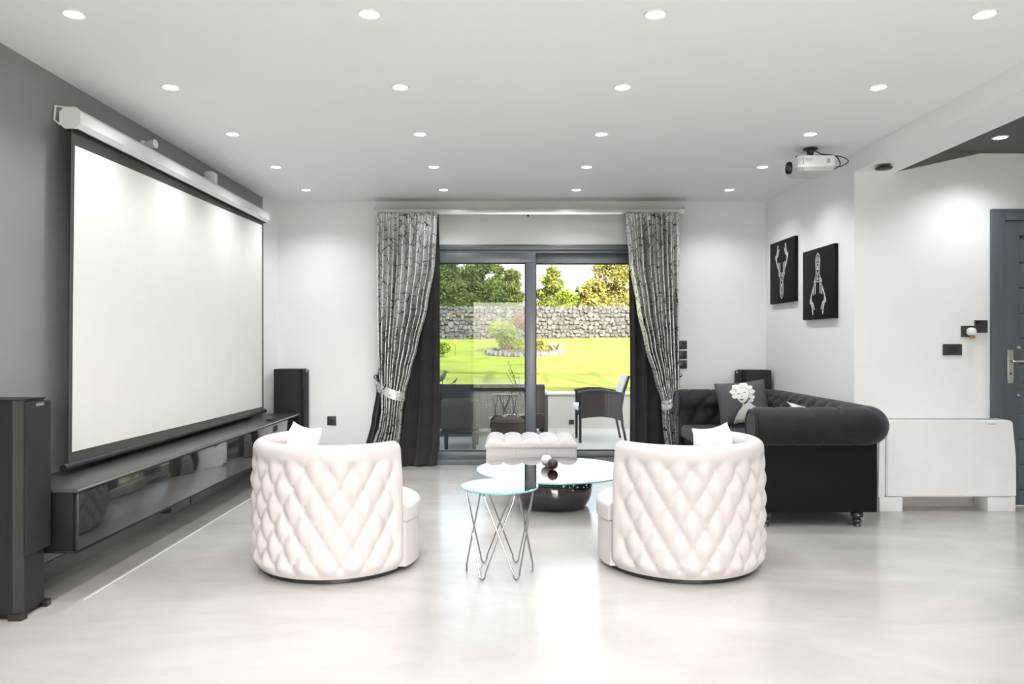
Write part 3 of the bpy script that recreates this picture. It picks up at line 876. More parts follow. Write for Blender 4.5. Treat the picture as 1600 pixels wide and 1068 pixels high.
for xx in (ox0+.28, ox0+.57):
    bm = bmesh.new(); tube(bm, [(xx, oy0+.005, .07), (xx, oy0+.005, .34)], .003, 6); obj('seam', bm, M_LEATHER, t, smooth=True)
for fx in (ox0+.06, ox1-.06):
    for fy in (oy0+.06, oy1-.06):
        bm = bmesh.new(); lathe(bm, [(.018, 0), (.024, .05)], 16, fx, fy); obj('foot', bm, M_CHROME, t, smooth=40)

# ------------------------------------------------------------------ chesterfield sofa
sofa = thing('chesterfield_sofa', 'black velvet chesterfield sofa with rolled arms along the white wall', 'sofa', (2.2, 6.28, 0))
NX, FY, NYs = 2.60, 7.32, 5.30           # roll centre lines: back x, far arm y, near arm y
SX0 = 1.665                              # front of the arms
RR, RZ = .137, .705
# centre path of the roll, a U open to -x
path = []
cr_ = .13
def seg(a, b, n):
    return [(a[0] + (b[0]-a[0])*i/n, a[1] + (b[1]-a[1])*i/n) for i in range(n)]
SXN = 1.735                              # the near arm ends a little further back
path += seg((SXN, NYs), (NX-cr_, NYs), 60)
path += [(NX-cr_ + cr_*math.sin(PI/2*i/14), NYs + cr_ - cr_*math.cos(PI/2*i/14)) for i in range(14)]
path += seg((NX, NYs+cr_), (NX, FY-cr_), 110)
path += [(NX-cr_ + cr_*math.cos(PI/2*i/14), FY - cr_ + cr_*math.sin(PI/2*i/14)) for i in range(14)]
path += seg((NX-cr_, FY), (SX0, FY), 60) + [(SX0, FY)]
rows = []; s = 0; total = sum((Vector(path[i+1]) - Vector(path[i])).length for i in range(len(path)-1))
for i, p in enumerate(path):
    if i: s += (Vector(p) - Vector(path[i-1])).length
    tg = (Vector(path[min(i+1, len(path)-1)]) - Vector(path[max(i-1, 0)])).normalized()
    inn = Vector((-tg.y, tg.x))                 # towards the seat
    ed = min(s, total - s); e = max(0, 1 - ed/.03); sc = math.sqrt(max(0, 1-e*e))*.10 + .90
    row = []
    sec = []
    # outer underside -> over the top -> inside -> down the inner back
    for k in range(36):
        an = math.radians(250 - 270 * k / 35)   # 250 deg .. -20 deg, 180 = outside
        cshape = 1.0
        crease = -.011 * math.exp(-((((s + .02*math.sin(an)*3) / .215 + .5) % 1 - .5) / .035)**2) * smooth01((ed - .06)/.08)
        top = tuft(s, an * RR, .195, .11, .018) * smooth01((math.radians(70) - an)/.5) * smooth01((ed-.05)/.08)
        r = RR + crease * (.35 + .65*abs(math.sin(an))) + top
        sec.append((r*math.cos(an), RZ + r*math.sin(an)))
    for k in range(1, 15):
        z = RZ - .06 - .23 * k/14
        sec.append((.135 + .05*k/14 + tuft(s, z, .195, .11, .020)*smooth01((ed-.05)/.08)*smooth01((14-k)/3), z))
    sec.append((.19, .40)); sec.append((.05, .40)); sec.append((.05, .56))
    cxm, czm = .0, RZ
    for n_, z in sec:
        n2 = n_ * sc; z2 = czm + (z - czm) * (sc if z > .5 else 1)
        row.append((p[0] + inn.x*n2, p[1] + inn.y*n2, z2))
    rows.append(row)
bm = bmesh.new(); grid(bm, rows, wrap=True, cap=True)
obj('rolled_back_and_arms', bm, M_VELVET, sofa, smooth=60)
# flat outer panels
bx('arm_panel', M_VELVETFLAT, sofa, SXN+.02, NX+.0, NYs-.035, NYs+.10, .105, .60, bev=.006)
bx('arm_panel', M_VELVETFLAT, sofa, SX0+.02, NX+.0, FY-.10, FY+.035, .105, .60, bev=.006)
bx('back_panel', M_VELVETFLAT, sofa, NX-.10, NX-.001, NYs+.10, FY-.10, .105, .60, bev=.004)
bx('front_rail', M_VELVETFLAT, sofa, SX0+.03, SX0+.10, NYs+.10, FY-.10, .105, .385, bev=.01)
bx('seat_deck', M_VELVETFLAT, sofa, SX0+.10, NX-.10, NYs+.10, FY-.10, .15, .385)
for py_ in (NYs, FY):
    SA = SXN if py_ == NYs else SX0
    bm = bmesh.new()
    # scroll facing on the arm front
    pts = []
    for k in range(28):
        an = 2*PI*k/28; pts.append((py_ + .118*math.cos(an), RZ + .118*math.sin(an)))
    prism(bm, pts, 'x', SA-.012, SA+.01)
    box(bm, SA-.010, SA+.03, py_-.033, py_+.095 if py_ == NYs else py_+.033, .13, RZ-.09, bev=.004) if py_ == NYs else box(bm, SA-.010, SA+.03, py_-.095, py_+.033, .13, RZ-.09, bev=.004)
    obj('arm_front_facing', bm, M_VELVET, sofa, smooth=40)
    bm = bmesh.new(); tube(bm, [(SA-.012, py_+.118*math.cos(2*PI*k/36), RZ+.118*math.sin(2*PI*k/36)) for k in range(36)], .007, 6, closed=True)
    obj('scroll_piping', bm, M_VELVET, sofa, smooth=True)
    bm = bmesh.new()
    for k in range(15):
        ball(bm, (SA-.014, py_ + (-.025 if py_ == NYs else .025), .15 + .031*k), .006, 8)
    o = obj('nail_heads', bm, M_STEEL, sofa, smooth=True); o['kind'] = 'stuff'
ycm = (NYs + FY)/2
for a, b in ((NYs+.15, ycm-.004), (ycm+.004, FY-.15)):
    bm = bmesh.new(); box(bm, SX0-.005, NX-.17, a, b, .388, .515, bev=.035, seg=4)
    for v in bm.verts:
        if v.co.z > .45:
            v.co.z += .02 * math.sin(PI*(v.co.x-SX0)/.8) * math.sin(PI*(v.co.y-a)/(b-a))
    obj('seat_cushion', bm, M_VELVET, sofa, smooth=60)
foot_prof = [(.020, 0), (.026, .003), (.026, .016), (.020, .022), (.030, .030), (.033, .044), (.028, .056), (.022, .060), (.040, .068), (.045, .082), (.040, .098), (.030, .105)]
for fx in (X(1198, 5.27)+.0, X(1339, 5.30)):
    for fy in (NYs, FY-.02):
        bm = bmesh.new(); lathe(bm, foot_prof, 24, fx, fy); obj('bun_foot', bm, M_BLACKGLOSS, sofa, smooth=60)

# cushions on the sofa
pc, psurf = pillow('charcoal pillow printed with a light-haired portrait, at the far end of the sofa', M_GREYCLOTH, .46, .41, .14,
       (X(1160, 6.97), 6.96, .735), Euler((math.radians(-16), math.radians(-6), math.radians(-4)), 'XYZ'), crease=.1, seed=8, pinch=.06)
def printed(name, m, pts, lift, parent=pc):
    """flat print: polygon in pillow coordinates (-1..1) laid on the pillow's front"""
    bm = bmesh.new()
    vs_ = [bm.verts.new((p[0], p[1], 0)) for p in pts]
    f = bm.faces.new(vs_)
    bmesh.ops.triangulate(bm, faces=[f])
    bmesh.ops.subdivide_edges(bm, edges=bm.edges, cuts=3, use_grid_fill=True)
    for v in bm.verts:
        x, y, z = psurf(max(-.98, min(.98, v.co.x)), max(-.98, min(.98, v.co.y)), -1)
        v.co = (x, y - lift, z)
    bmesh.ops.recalc_face_normals(bm, faces=bm.faces)
    return obj(name, bm, m, parent, smooth=True, local=True)
def blob(cx, cy, rx, ry, n=20, w=.0, k=5, ph=0):
    return [(cx + rx*(1 + w*math.sin(k*2*PI*i/n + ph))*math.cos(2*PI*i/n), cy + ry*(1 + w*math.sin(k*2*PI*i/n + ph))*math.sin(2*PI*i/n)) for i in range(n)]
printed('portrait_bust', M_PRINT_L, [(-.52, -.97), (-.45, -.72), (-.30, -.45), (-.12, -.22), (-.05, .05), (.18, .20), (.22, -.05), (.42, -.28), (.62, -.45), (.66, -.70), (.55, -.97), (.1, -.93)], .0015)
printed('portrait_hair', M_PRINT_M, blob(-.02, .50, .46, .40, 40, .06, 9), .002)
for c_, r_ in (((-.40, .52), .12), ((-.36, .28), .11), ((.40, .45), .13), ((.36, .18), .12), ((-.20, .78), .16), ((.10, .84), .17), ((.32, .68), .13), ((.30, .02), .09)):
    printed('portrait_curl', M_PRINT_L, blob(c_[0], c_[1], r_, r_*.8, 14, .08, 3), .0027)
printed('portrait_face', M_PRINT_L, [(-.30, .48), (-.28, .18), (-.18, -.02), (-.08, -.08), (.08, .02), (.20, .22), (.24, .48), (.12, .68), (-.12, .68)], .0034)
for pts in (blob(-.18, .40, .065, .022, 10), blob(.08, .43, .065, .022, 10), blob(-.12, .10, .09, .030, 12), blob(-.08, .25, .02, .03, 8)):
    printed('portrait_feature', M_PRINT_D, pts, .0041)
printed('portrait_shadow', M_PRINT_D, [(-.08, -.09), (.08, .01), (.19, .18), (.17, .02), (.02, -.12)], .0038)
printed('portrait_dress', M_PRINT_M, [(-.50, -.96), (-.38, -.78), (-.1, -.82), (.2, -.80), (.52, -.74), (.54, -.96), (.1, -.92)], .0038)
pillow('silver grey pillow peeking over the near sofa arm', M_SILVERCLOTH, .42, .42, .14,
       (X(1283, 5.72), 5.74, .655), Euler((math.radians(-58), math.radians(22), math.radians(28)), 'XYZ'), crease=.2, seed=11)

# ------------------------------------------------------------------ curtains
def interp(tab, y):
    if y <= tab[0][0]: return tab[0][1:]
    for a, b in zip(tab, tab[1:]):
        if y <= b[0]:
            k = (y - a[0])/(b[0]-a[0]); k = k*k*(3-2*k)*.5 + k*.5
            return tuple(p + (q-p)*k for p, q in zip(a[1:], b[1:]))
    return tab[-1][1:]
def curtain(name, label, m, tab, d, nf, amp, z_top, z_bot, group, fullw, seed, thick=.004, tie=None, pleat=True):
    """tab: rows (z, xl, xr, y-shift)"""
    rnd = random.Random(seed)
    ph = [rnd.uniform(-.5, .5) for _ in range(nf+2)]; wd = [rnd.uniform(.6, 1.4) for _ in range(nf)]
    tot = sum(wd); cum = [0]
    for w in wd: cum.append(cum[-1] + w/tot)
    ns, nv = nf*14, 90
    rows = []; uvs = []
    for j in range(nv+1):
        z = z_top + (z_bot - z_top) * j/nv
        xl, xr, ys = interp(tab, -z)
        row = []; uvr = []
        for i in range(ns+1):
            s = i/ns
            k = 0
            while k < nf-1 and s > cum[k+1]: k += 1
            q = (s - cum[k])/(cum[k+1]-cum[k])
            def wk(n_): n_ = max(0, min(nf-1, n_)); return wd[n_] * (.75 + .25*math.sin(ph[n_]*6 + z*1.7))
            eb = abs(2*q - 1)**2
            A = amp * (wk(k)*(1-eb) + .5*(wk(k) + wk(k-1 if q < .5 else k+1))*eb)
            wide = (xr - xl)/fullw
            A *= min(1.0, .55 + .45*smooth01((z_top - z)/.25)) * min(1.15, .85 + .3*(1-wide))
            drift = .25*math.sin(z*1.9 + ph[k]*4)*math.sin(PI*q)*.25
            yy = d + ys + A * math.cos(2*PI*q + drift) - A*.3*math.cos(4*PI*q + ph[k]*3)*math.sin(PI*q)
            x = xl + (xr-xl)*s + .10*(xr-xl)/nf*math.sin(2*PI*q*1.0 + ph[k]*2)*math.sin(PI*q)
            if pleat and z > z_top - .09:
                yy += .006*math.sin(s*nf*24) * smooth01((z - z_top + .09)/.05)
            row.append((x, yy, z)); uvr.append((s*fullw*2.0, z))
        rows.append(row); uvs.append(uvr)
    me = bpy.data.meshes.new(name)
    V = [p for r in rows for p in r]; W = ns+1
    Fc = [(j*W+i, j*W+i+1, (j+1)*W+i+1, (j+1)*W+i) for j in range(nv) for i in range(ns)]
    o_ = Vector(((tab[0][1]+tab[0][2])/2, d, z_bot))
    me.from_pydata([tuple(Vector(p)-o_) for p in V], [], Fc)
    uvl = me.uv_layers.new(name='cloth')
    for pl in me.polygons:
        pl.use_smooth = True
        for li, vi in zip(pl.loop_indices, pl.vertices):
            uvl.data[li].uv = uvs[vi // W][vi % W]
    me.materials.append(m)
    o = bpy.data.objects.new(name, me); o.location = o_; COL.objects.link(o)
    so = o.modifiers.new('thickness', 'SOLIDIFY'); so.thickness = thick
    return tag(o, label, 'curtain', group)
ds = 7.70
def tabpx(rows, d): return [(-Z(r[0], d), X(r[1], d), X(r[2], d), r[3] if len(r) > 3 else 0) for r in rows]
ztop = Z(331, ds)
silL = tabpx([(331, 589, 683), (411, 588, 679), (480, 589, 667), (540, 590, 652), (580, 592, 641), (612, 595, 633, -.01), (640, 596, 628, -.01), (665, 592, 626), (695, 582, 623), (735, 573, 622)], ds)
silR = tabpx([(331, 978, 1062), (411, 984, 1062), (480, 996, 1062), (540, 1009, 1061), (590, 1024, 1060), (630, 1036, 1057, -.01), (660, 1037, 1060, -.01), (695, 1041, 1064), (735, 1043, 1067)], ds)
curtain('silver_curtain', 'silver curtain with black branch print, tied back left of the door', M_SILVER, silL, ds, 11, .060, ztop, .012, 'silver tied-back curtains', .63, 21)
curtain('silver_curtain', 'silver curtain with black branch print, tied back beside the sofa', M_SILVER, silR, ds, 10, .056, ztop, .012, 'silver tied-back curtains', .58, 33)
dd = 7.895
darL = tabpx([(334, 600, 685), (411, 601, 687), (560, 592, 687), (610, 588, 687), (660, 580, 687), (695, 572, 687, -.02), (725, 575, 683, -.06)], dd)
darR = tabpx([(334, 979, 1058), (411, 983, 1060), (560, 985, 1062), (640, 985, 1064), (725, 983, 1067, -.04)], dd)
curtain('velvet_curtain', 'charcoal velvet curtain hanging behind the left silver one', M_GREYVELVET, darL, dd, 5, .034, Z(333, dd), .012, 'charcoal velvet curtains', .60, 5)
curtain('velvet_curtain', 'charcoal velvet curtain hanging behind the right silver one', M_GREYVELVET, darR, dd, 5, .034, Z(333, dd), .012, 'charcoal velvet curtains', .55, 9)

rod = thing('curtain_rail', 'long flat aluminium curtain rail above the garden door', 'curtain rail', (.2, 7.85, 2.63))
rz0, rz1 = Z(335, 7.8), Z(326.5, 7.8)
bx('rail', M_ALU, rod, X(585, 7.8), X(1069, 7.8), 7.79, 7.805, rz0, rz1, bev=.003)
bm = bmesh.new()
for y in (7.835, 7.90): box(bm, X(586, 7.8), X(1068, 7.8), y, y+.016, rz0+.022, rz1-.008)
box(bm, X(586, 7.8), X(1068, 7.8), 7.805, 7.92, rz1-.010, rz1-.002)
obj('track', bm, M_ALU, rod)
for px in (586, 825, 1068):
    bx('bracket', M_ALU, rod, X(px, 7.8)-.012, X(px, 7.8)+.012, 7.805, YB, rz1-.03, rz1-.004, bev=.002)
    bm = bmesh.new(); tube(bm, [(X(px, 7.8), 7.80, rz1-.002), (X(px, 7.8), 7.80, rz1+.02)], .006, 8); obj('bracket_screw', bm, M_STEEL, rod)
bm = bmesh.new(); ball(bm, (X(825, 7.8), 7.79, rz0-.014), .011, 12); obj('cord_knob', bm, M_BLACKPL, rod, smooth=True)

def tieback(label, pxhook, pyhook, pxa, pxb, pyl, pyr, side):
    d = ds; hookp = P(pxhook, pyhook, 7.86)
    t = thing('curtain_tieback', label, 'tieback', (hookp.x, 7.86, Z(max(pyl, pyr)+8, d)), group='silver curtain tiebacks')
    xa, xb = X(pxa, d), X(pxb, d); za, zb = Z(pyl, d), Z(pyr, d)
    pts = []; n = 40
    for i in range(n):
        an = 2*PI*i/n
        k = .5 + .5*math.cos(an)
        x = xb*k + xa*(1-k); z = zb*k + za*(1-k) - .02*abs(math.sin(an))
        y = d - .01 - .105*math.sin(an)
        pts.append(Vector((x, y, z)))
    # a flat band: two edge loops
    bm = bmesh.new(); rows = []
    for lay in (0, 1):
        for zo in ((-.048, .048) if lay == 0 else (.048, -.048)):
            rows.append([(p.x, p.y + (.0 if lay == 0 else (.006 if p.y < d else -.006)), p.z + zo) for p in pts])
    rows.append(rows[0])
    grid(bm, rows, wrap=True)
    uvl = bm.loops.layers.uv.new('cloth')
    for f in bm.faces:
        for l in f.loops: l[uvl].uv = (l.vert.co.x*2 + l.vert.co.y*2, l.vert.co.z)
    obj('band', bm, M_SILVER, t, smooth=50)
    end = pts[n//2] if side < 0 else pts[0]
    bm = bmesh.new(); uvl = bm.loops.layers.uv.new('cloth')
    tube(bm, [end, (end + hookp)/2 + Vector((side*.012, 0, -.01)), hookp], [.030, .022, .014], 10, flat=.5)
    for f in bm.faces:
        for l in f.loops: l[uvl].uv = (l.vert.co.x*2 + l.vert.co.y*2, l.vert.co.z)
    obj('loop', bm, M_SILVER, t, smooth=True)
    h = thing('holdback_hook', 'polished steel ball hook on the wall at the ' + ('left' if side < 0 else 'right') + ' curtain', 'hook', (hookp.x, YB, hookp.z), group='curtain holdback hooks')
    bm = bmesh.new(); lathe(bm, [(.018, YB), (.018, YB-.006), (.007, YB-.010), (.007, 7.83)], 16, hookp.x, 0, hookp.z, axis='y'); obj('stem', bm, M_CHROME, h, smooth=40)
    bm = bmesh.new(); ball(bm, (hookp.x, 7.82, hookp.z), .024, 18); obj('ball', bm, M_CHROME, h, smooth=True)
tieback('silver printed tieback gathering the left curtain', 588, 588, 590, 633, 602, 618, -1)
tieback('silver printed tieback gathering the right curtain', 1061, 586, 1033, 1060, 632, 618, 1)

# ------------------------------------------------------------------ wall plates
def plate(label, cat, px, py, wpx, hpx, d, name, rocker, group=None):
    c = P(px, py, d); w, h = wpx*d/F/2, hpx*d/F/2
    t = thing(name, label, cat, (c.x, d, c.z-h), group=group)
    bx('cover_plate', M_DARKPL, t, c.x-w, c.x+w, d-.010, d, c.z-h, c.z+h, bev=.002)
    if rocker == 'socket':
        bm = bmesh.new(); lathe(bm, [(.001, d-.0105), (.021, d-.0105), (.021, d-.013), (.024, d-.013), (.024, d-.010)], 20, c.x, 0, c.z, axis='y'); obj('socket_insert', bm, M_BLACKPL, t, smooth=30)
    else:
        bx('rocker', M_BLACKPL, t, c.x-w*.55, c.x+w*.55, d-.0125, d-.010, c.z-h*.55, c.z+h*.55, bev=.001)
    return t
for nm, py in (('top', 538.5), ('middle', 554), ('bottom', 569)):
    plate('%s of three black wall switches right of the curtain' % nm, 'switch', 1066.5, py, 13.5, 13, YB, 'wall_switch', 'rocker', 'black switches by the curtain')
plate('black wall socket on the white wall left of the curtains', 'socket', 518.5, 657, 14, 14, YB, 'wall_socket', 'socket')
plate('wide dark wall switch above the white radiator', 'switch', 1487.5, 546, 29.5, 17.5, YE, 'wide_wall_switch', 'rocker')
skt = plate('dark wall socket holding a white plug beside the thermostat', 'socket', 1511, 517.5, 20, 17.5, YE, 'wall_socket', 'socket')
c = P(1514.5, 518, YE)
pl = thing('air_freshener', 'round white plug-in with brass bottom in the wall socket', 'plug', (c.x, YE-.04, c.z-.03))
bm = bmesh.new(); lathe(bm, [(.001, YE-.055), (.022, YE-.055), (.032, YE-.045), (.033, YE-.014), (.028, YE-.0135)], 24, c.x, 0, c.z, axis='y'); obj('head', bm, M_WHITEPL, pl, smooth=50)
bm = bmesh.new(); lathe(bm, [(.010, c.z-.030), (.020, c.z-.036), (.022, c.z-.046), (.014, c.z-.056), (.001, c.z-.057)], 18, c.x, YE-.036, 0); obj('brass_cap', bm, M_BRASS, pl, smooth=40)
c = P(1530, 510, YE)
th_ = thing('thermostat', 'square black thermostat with silver edge beside the entrance door', 'thermostat', (c.x, YE, c.z-.05))
bx('back_box', M_WHITEPL, th_, c.x-.046, c.x+.046, YE-.014, YE, c.z-.046, c.z+.046, bev=.003)
bx('display', M_BLACKGLOSS, th_, c.x-.050, c.x+.050, YE-.030, YE-.014, c.z-.050, c.z+.050, bev=.003)

# ------------------------------------------------------------------ canvases with deer heads
def deer():
    """line drawing in units of the drawing's height, nose at (0,0), antlers up"""
    face = [(0, 0), (.055, .05), (.075, .13), (.068, .22), (.055, .30), (.06, .36), (.10, .42), (.115, .49), (.06, .47), (.03, .47)]
    L = []
    for sgn in (1, -1):
        pts = [(sgn*x, y) for x, y in face]; L.append((pts, .009))
        A = lambda q, w: L.append(([(sgn*x, y) for x, y in q], w))
        A([(.06, .46), (.13, .53), (.19, .62), (.235, .70), (.235, .80), (.19, .90), (.17, 1.0)], .024)
        A([(.235, .78), (.17, .82), (.12, .92)], .018)
        A([(.235, .70), (.27, .76), (.275, .82)], .018)
        A([(.075, .48), (.085, .56), (.085, .66)], .018)
        A([(.13, .53), (.145, .60), (.14, .68)], .014)
        A([(.10, .42), (.13, .45), (.12, .53)], .012)
    L.append(([(-.03, .47), (.03, .47)], .010))
    rnd = random.Random(4)
    bp = [(0, .05), (.03, .1), (-.03, .1), (0, .16), (.045, .19), (-.045, .19), (.02, .25), (-.02, .25), (.03, .33), (-.03, .33), (0, .38), (.06, .41), (-.06, .41), (0, .44), (.06, .13), (-.06, .13), (.05, .28), (-.05, .28), (.08, .45), (-.08, .45)]
    for i in range(len(bp)):
        near = sorted(range(len(bp)), key=lambda k: (bp[k][0]-bp[i][0])**2 + (bp[k][1]-bp[i][1])**2)[1:5]
        for k in near:
            if k > i: L.append(([bp[i], bp[k]], .0055))
    return L
def canvas(label, y0, y1, z0, z1, flip):
    t = thing('canvas_picture', label, 'picture', (XR, (y0+y1)/2, z0), group='black canvases with deer heads')
    bx('stretched_canvas', M_CANVAS, t, XR-.034, XR, y0, y1, z0, z1, bev=.003)
    H = z1 - z0; W = y1 - y0; cy = (y0+y1)/2
    bm = bmesh.new(); xf = XR - .0355
    hd = H*.86; wsc = W/.62*.92
    def mp(p):
        u, v = p
        if flip: u, v = -u, 1 - v
        return (cy - u*hd*1.12, z0 + H*.07 + v*hd)
    for pts, w in deer():
        q = [Vector(mp(p)) for p in pts]
        for a, b in zip(q, q[1:]):
            dv = (b-a)
            if dv.length < 1e-6: continue
            nn = Vector((-dv.y, dv.x)).normalized() * w*hd*.75
            e = dv.normalized()*w*hd*.25
            ring = [a-e+nn, b+e+nn, b+e-nn, a-e-nn]
            f = [bm.verts.new((xf, r.x, r.y)) for r in ring]; g = [bm.verts.new((xf+.002, r.x, r.y)) for r in ring]
            bm.faces.new(f)
            for i in range(4): bm.faces.new((f[i], f[(i+1) % 4], g[(i+1) % 4], g[i]))
    bmesh.ops.recalc_face_normals(bm, faces=bm.faces)
    tag(obj('deer_drawing', bm, M_CHALK, t), 'pale line-drawn deer head with antlers')
canvas('black canvas with an upright line-drawn deer head, nearer the corner', 7.10, 7.76, 1.692, 2.312, False)
canvas('black canvas with an upside-down deer head, above the sofa', 6.235, 6.90, 1.504, 2.126, True)

# ------------------------------------------------------------------ projector
pj = thing('projector', 'white ceiling-mounted projector facing the screen', 'projector', (2.36, 5.8, 2.59))
px0, px1, py0_, py1_, pz0, pz1 = 2.20, 2.485, 5.65, 5.96, 2.598, 2.712
bm = bmesh.new()
pts = [(px0, py0_+.035), (px0+.035, py0_), (px1-.02, py0_), (px1, py0_+.02), (px1, py1_-.02), (px1-.02, py1_), (px0+.035, py1_), (px0, py1_-.035)]
fs = prism(bm, pts, 'z', pz0+.022, pz1)
bmesh.ops.bevel(bm, geom=list({e for f in fs for e in f.edges}), offset=.006, segments=2, affect='EDGES')
obj('housing', bm, M_WHITEPL, pj, smooth=35)
bm = bmesh.new()
A = [(p[0], p[1], pz0+.024) for p in pts]
cxp, cyp = (px0+px1)/2, (py0_+py1_)/2
B = [(cxp + (p[0]-cxp)*.86, cyp + (p[1]-cyp)*.86, pz0) for p in pts]
grid(bm, [A, B], wrap=True, cap=True)
obj('underside', bm, mat('pale_grey_plastic', (.62, .62, .61), .45, var=.02), pj)
ln = bmesh.new(); lathe(ln, [(.046, px0+.004), (.050, px0-.012), (.044, px0-.022), (.040, px0-.014), (.036, px0-.004)], 32, 0, 5.83, 2.655, axis='x', closed=False)
lens = obj('lens_ring', ln, M_BLACKPL, pj, smooth=50)
ln = bmesh.new(); lathe(ln, [(.001, px0-.016), (.018, px0-.013), (.038, px0-.004), (.040, px0+.003)], 28, 0, 5.83, 2.655, axis='x'); obj('lens_glass', ln, M_LENSGLASS, lens, smooth=True)
bm = bmesh.new()
for k in range(7):
    u = k/6; box(bm, 2.2035 + .030*u - .001, 2.2035 + .030*u + .0015, py0_+.0335 - .030*u - .002, py0_+.0335-.030*u + .002, 2.645, 2.698)
obj('corner_vent', bm, M_VENT, pj)
bm = bmesh.new()
for k in range(6): box(bm, px1-.075, px1-.050, py0_-.001, py0_+.002, 2.655+.006*k, 2.6585+.006*k)
obj('side_vent', bm, M_VENT, pj)
bm = bmesh.new()
for k, w in enumerate((.006, .006, .004, .006, .008)):
    box(bm, 2.250+.0095*k, 2.250+.0095*k+w, py0_-.0012, py0_+.001, 2.677, 2.688)
box(bm, 2.250, 2.296, py0_-.0012, py0_+.001, 2.668, 2.6705)
obj('grey_marking', bm, M_GREYPRINT, pj)
mt = bmesh.new(); lathe(mt, [(.055, ZC), (.055, ZC-.010), (.030, ZC-.016), (.022, ZC-.05), (.030, ZC-.06)], 24, 2.345, 5.80)
mount = obj('ceiling_mount', mt, M_BLACKPL, pj, smooth=40)
bm = bmesh.new()
for sx2, sy2 in ((-1, -1), (1, -1), (-1, 1), (1, 1)):
    tube(bm, [(2.345, 5.80, ZC-.058), (2.345+sx2*.05, 5.80+sy2*.06, ZC-.07), (2.345+sx2*.085, 5.80+sy2*.09, pz1+.002)], .007, 6)
obj('mount_arms', bm, M_BLACKPL, mount)
def cable(pts, r=.004):
    bm = bmesh.new()
    q = [Vector(p) for p in pts]; out = []
    for i in range(len(q)-1):
        p0, p1, p2, p3 = q[max(i-1, 0)], q[i], q[i+1], q[min(i+2, len(q)-1)]
        for k in range(8):
            u = k/8; out.append(.5*((2*p1) + (-p0+p2)*u + (2*p0-5*p1+4*p2-p3)*u*u + (-p0+3*p1-3*p2+p3)*u**3))
    out.append(q[-1]); tube(bm, out, r, 6); return obj('cable', bm, M_BLACKPL, pj, smooth=True)
cable([(2.36, 5.79, ZC-.012), (2.42, 5.76, 2.745), (2.45, 5.70, 2.722), (2.53, 5.66, 2.70), (2.585, 5.68, 2.672), (2.55, 5.72, 2.645), (2.485, 5.76, 2.645)])
cable([(2.365, 5.80, ZC-.012), (2.43, 5.78, 2.752), (2.50, 5.72, 2.725), (2.525, 5.70, 2.68), (2.52, 5.68, 2.64), (2.485, 5.70, 2.613)])
cable([(2.33, 5.78, ZC-.05), (2.28, 5.75, 2.722), (2.235, 5.74, 2.716), (2.21, 5.72, 2.715)])
bm = bmesh.new(); ball(bm, (2.207, 5.72, 2.716), .008, 10); obj('cable_sensor', bm, M_BLACKPL, pj, smooth=True)

# smoke detector under the beam
dc = Vector((X(1381, 5.72), 5.72, BZ))
sm = thing('smoke_detector', 'dark round detector under the white beam', 'detector', dc)
bm = bmesh.new(); lathe(bm, [(.045, BZ), (.045, BZ-.010), (.030, BZ-.014), (.030, BZ-.018)], 28, dc.x, dc.y); obj('base', bm, mat('smoked_steel', (.20, .20, .20), .3, metal=.8), sm, smooth=40)
bm = bmesh.new(); lathe(bm, [(.030, BZ-.016), (.058, BZ-.018), (.064, BZ-.024), (.056, BZ-.032), (.025, BZ-.037), (.001, BZ-.038)], 28, dc.x, dc.y); obj('disc', bm, M_BLACKPL, sm, smooth=40)

# ------------------------------------------------------------------ fan-coil radiator
fc = thing('fan_coil_unit', 'low white floor-standing fan coil radiator beside the sofa', 'radiator', (3.4, 5.85, 0))
fx0, fx1 = X(1372, 5.76), X(1586, 5.76)
bm = bmesh.new()
box(bm, fx0+.03, fx1-.03, 5.765, YE-.013, .115, .700, bev=.012)
obj('casing', bm, M_WHITEMET, fc, smooth=35)
bm = bmesh.new()
pan = [(fx0+.055, .118), (fx1-.002, .118), (fx1-.004, .42), (fx1-.03, .690), (fx1-.06, .704), (fx0+.085, .704), (fx0+.058, .695)]
fs = prism(bm, pan, 'y', 5.738, 5.768)
bmesh.ops.bevel(bm, geom=list({e for f in fs for e in f.edges}), offset=.007, segments=2, affect='EDGES')
obj('front_panel', bm, M_WHITEPL, fc, smooth=35)
bm = bmesh.new()
prism(bm, [(fx0+.0, .112), (fx0+.05, .112), (fx0+.05, .695), (fx0+.03, .695), (fx0+.008, .5)], 'y', 5.755, YE-.013)
obj('side_cheek', bm, M_WHITEMET, fc)
bm = bmesh.new(); prism(bm, [(fx1-.028, .112), (fx1+.006, .112), (fx1+.004, .45), (fx1-.028, .690)], 'y', 5.77, YE-.013)
obj('side_cheek', bm, M_WHITEMET, fc)
for a, b in ((fx0+.008, fx0+.185), (fx1-.215, fx1)):
    bx('foot', M_WHITEPL, fc, a, b, 5.752, YE-.02, 0, .112, bev=.004)
bm = bmesh.new()
for k in range(16): box(bm, fx0+.10+.055*k, fx0+.148+.055*k, 5.80, 5.90, .6995, .7015)
obj('top_grille', bm, M_VENT, fc)
bx('badge', M_VENT, fc, X(1544, 5.738), X(1556, 5.738), 5.7365, 5.739, .672, .677)

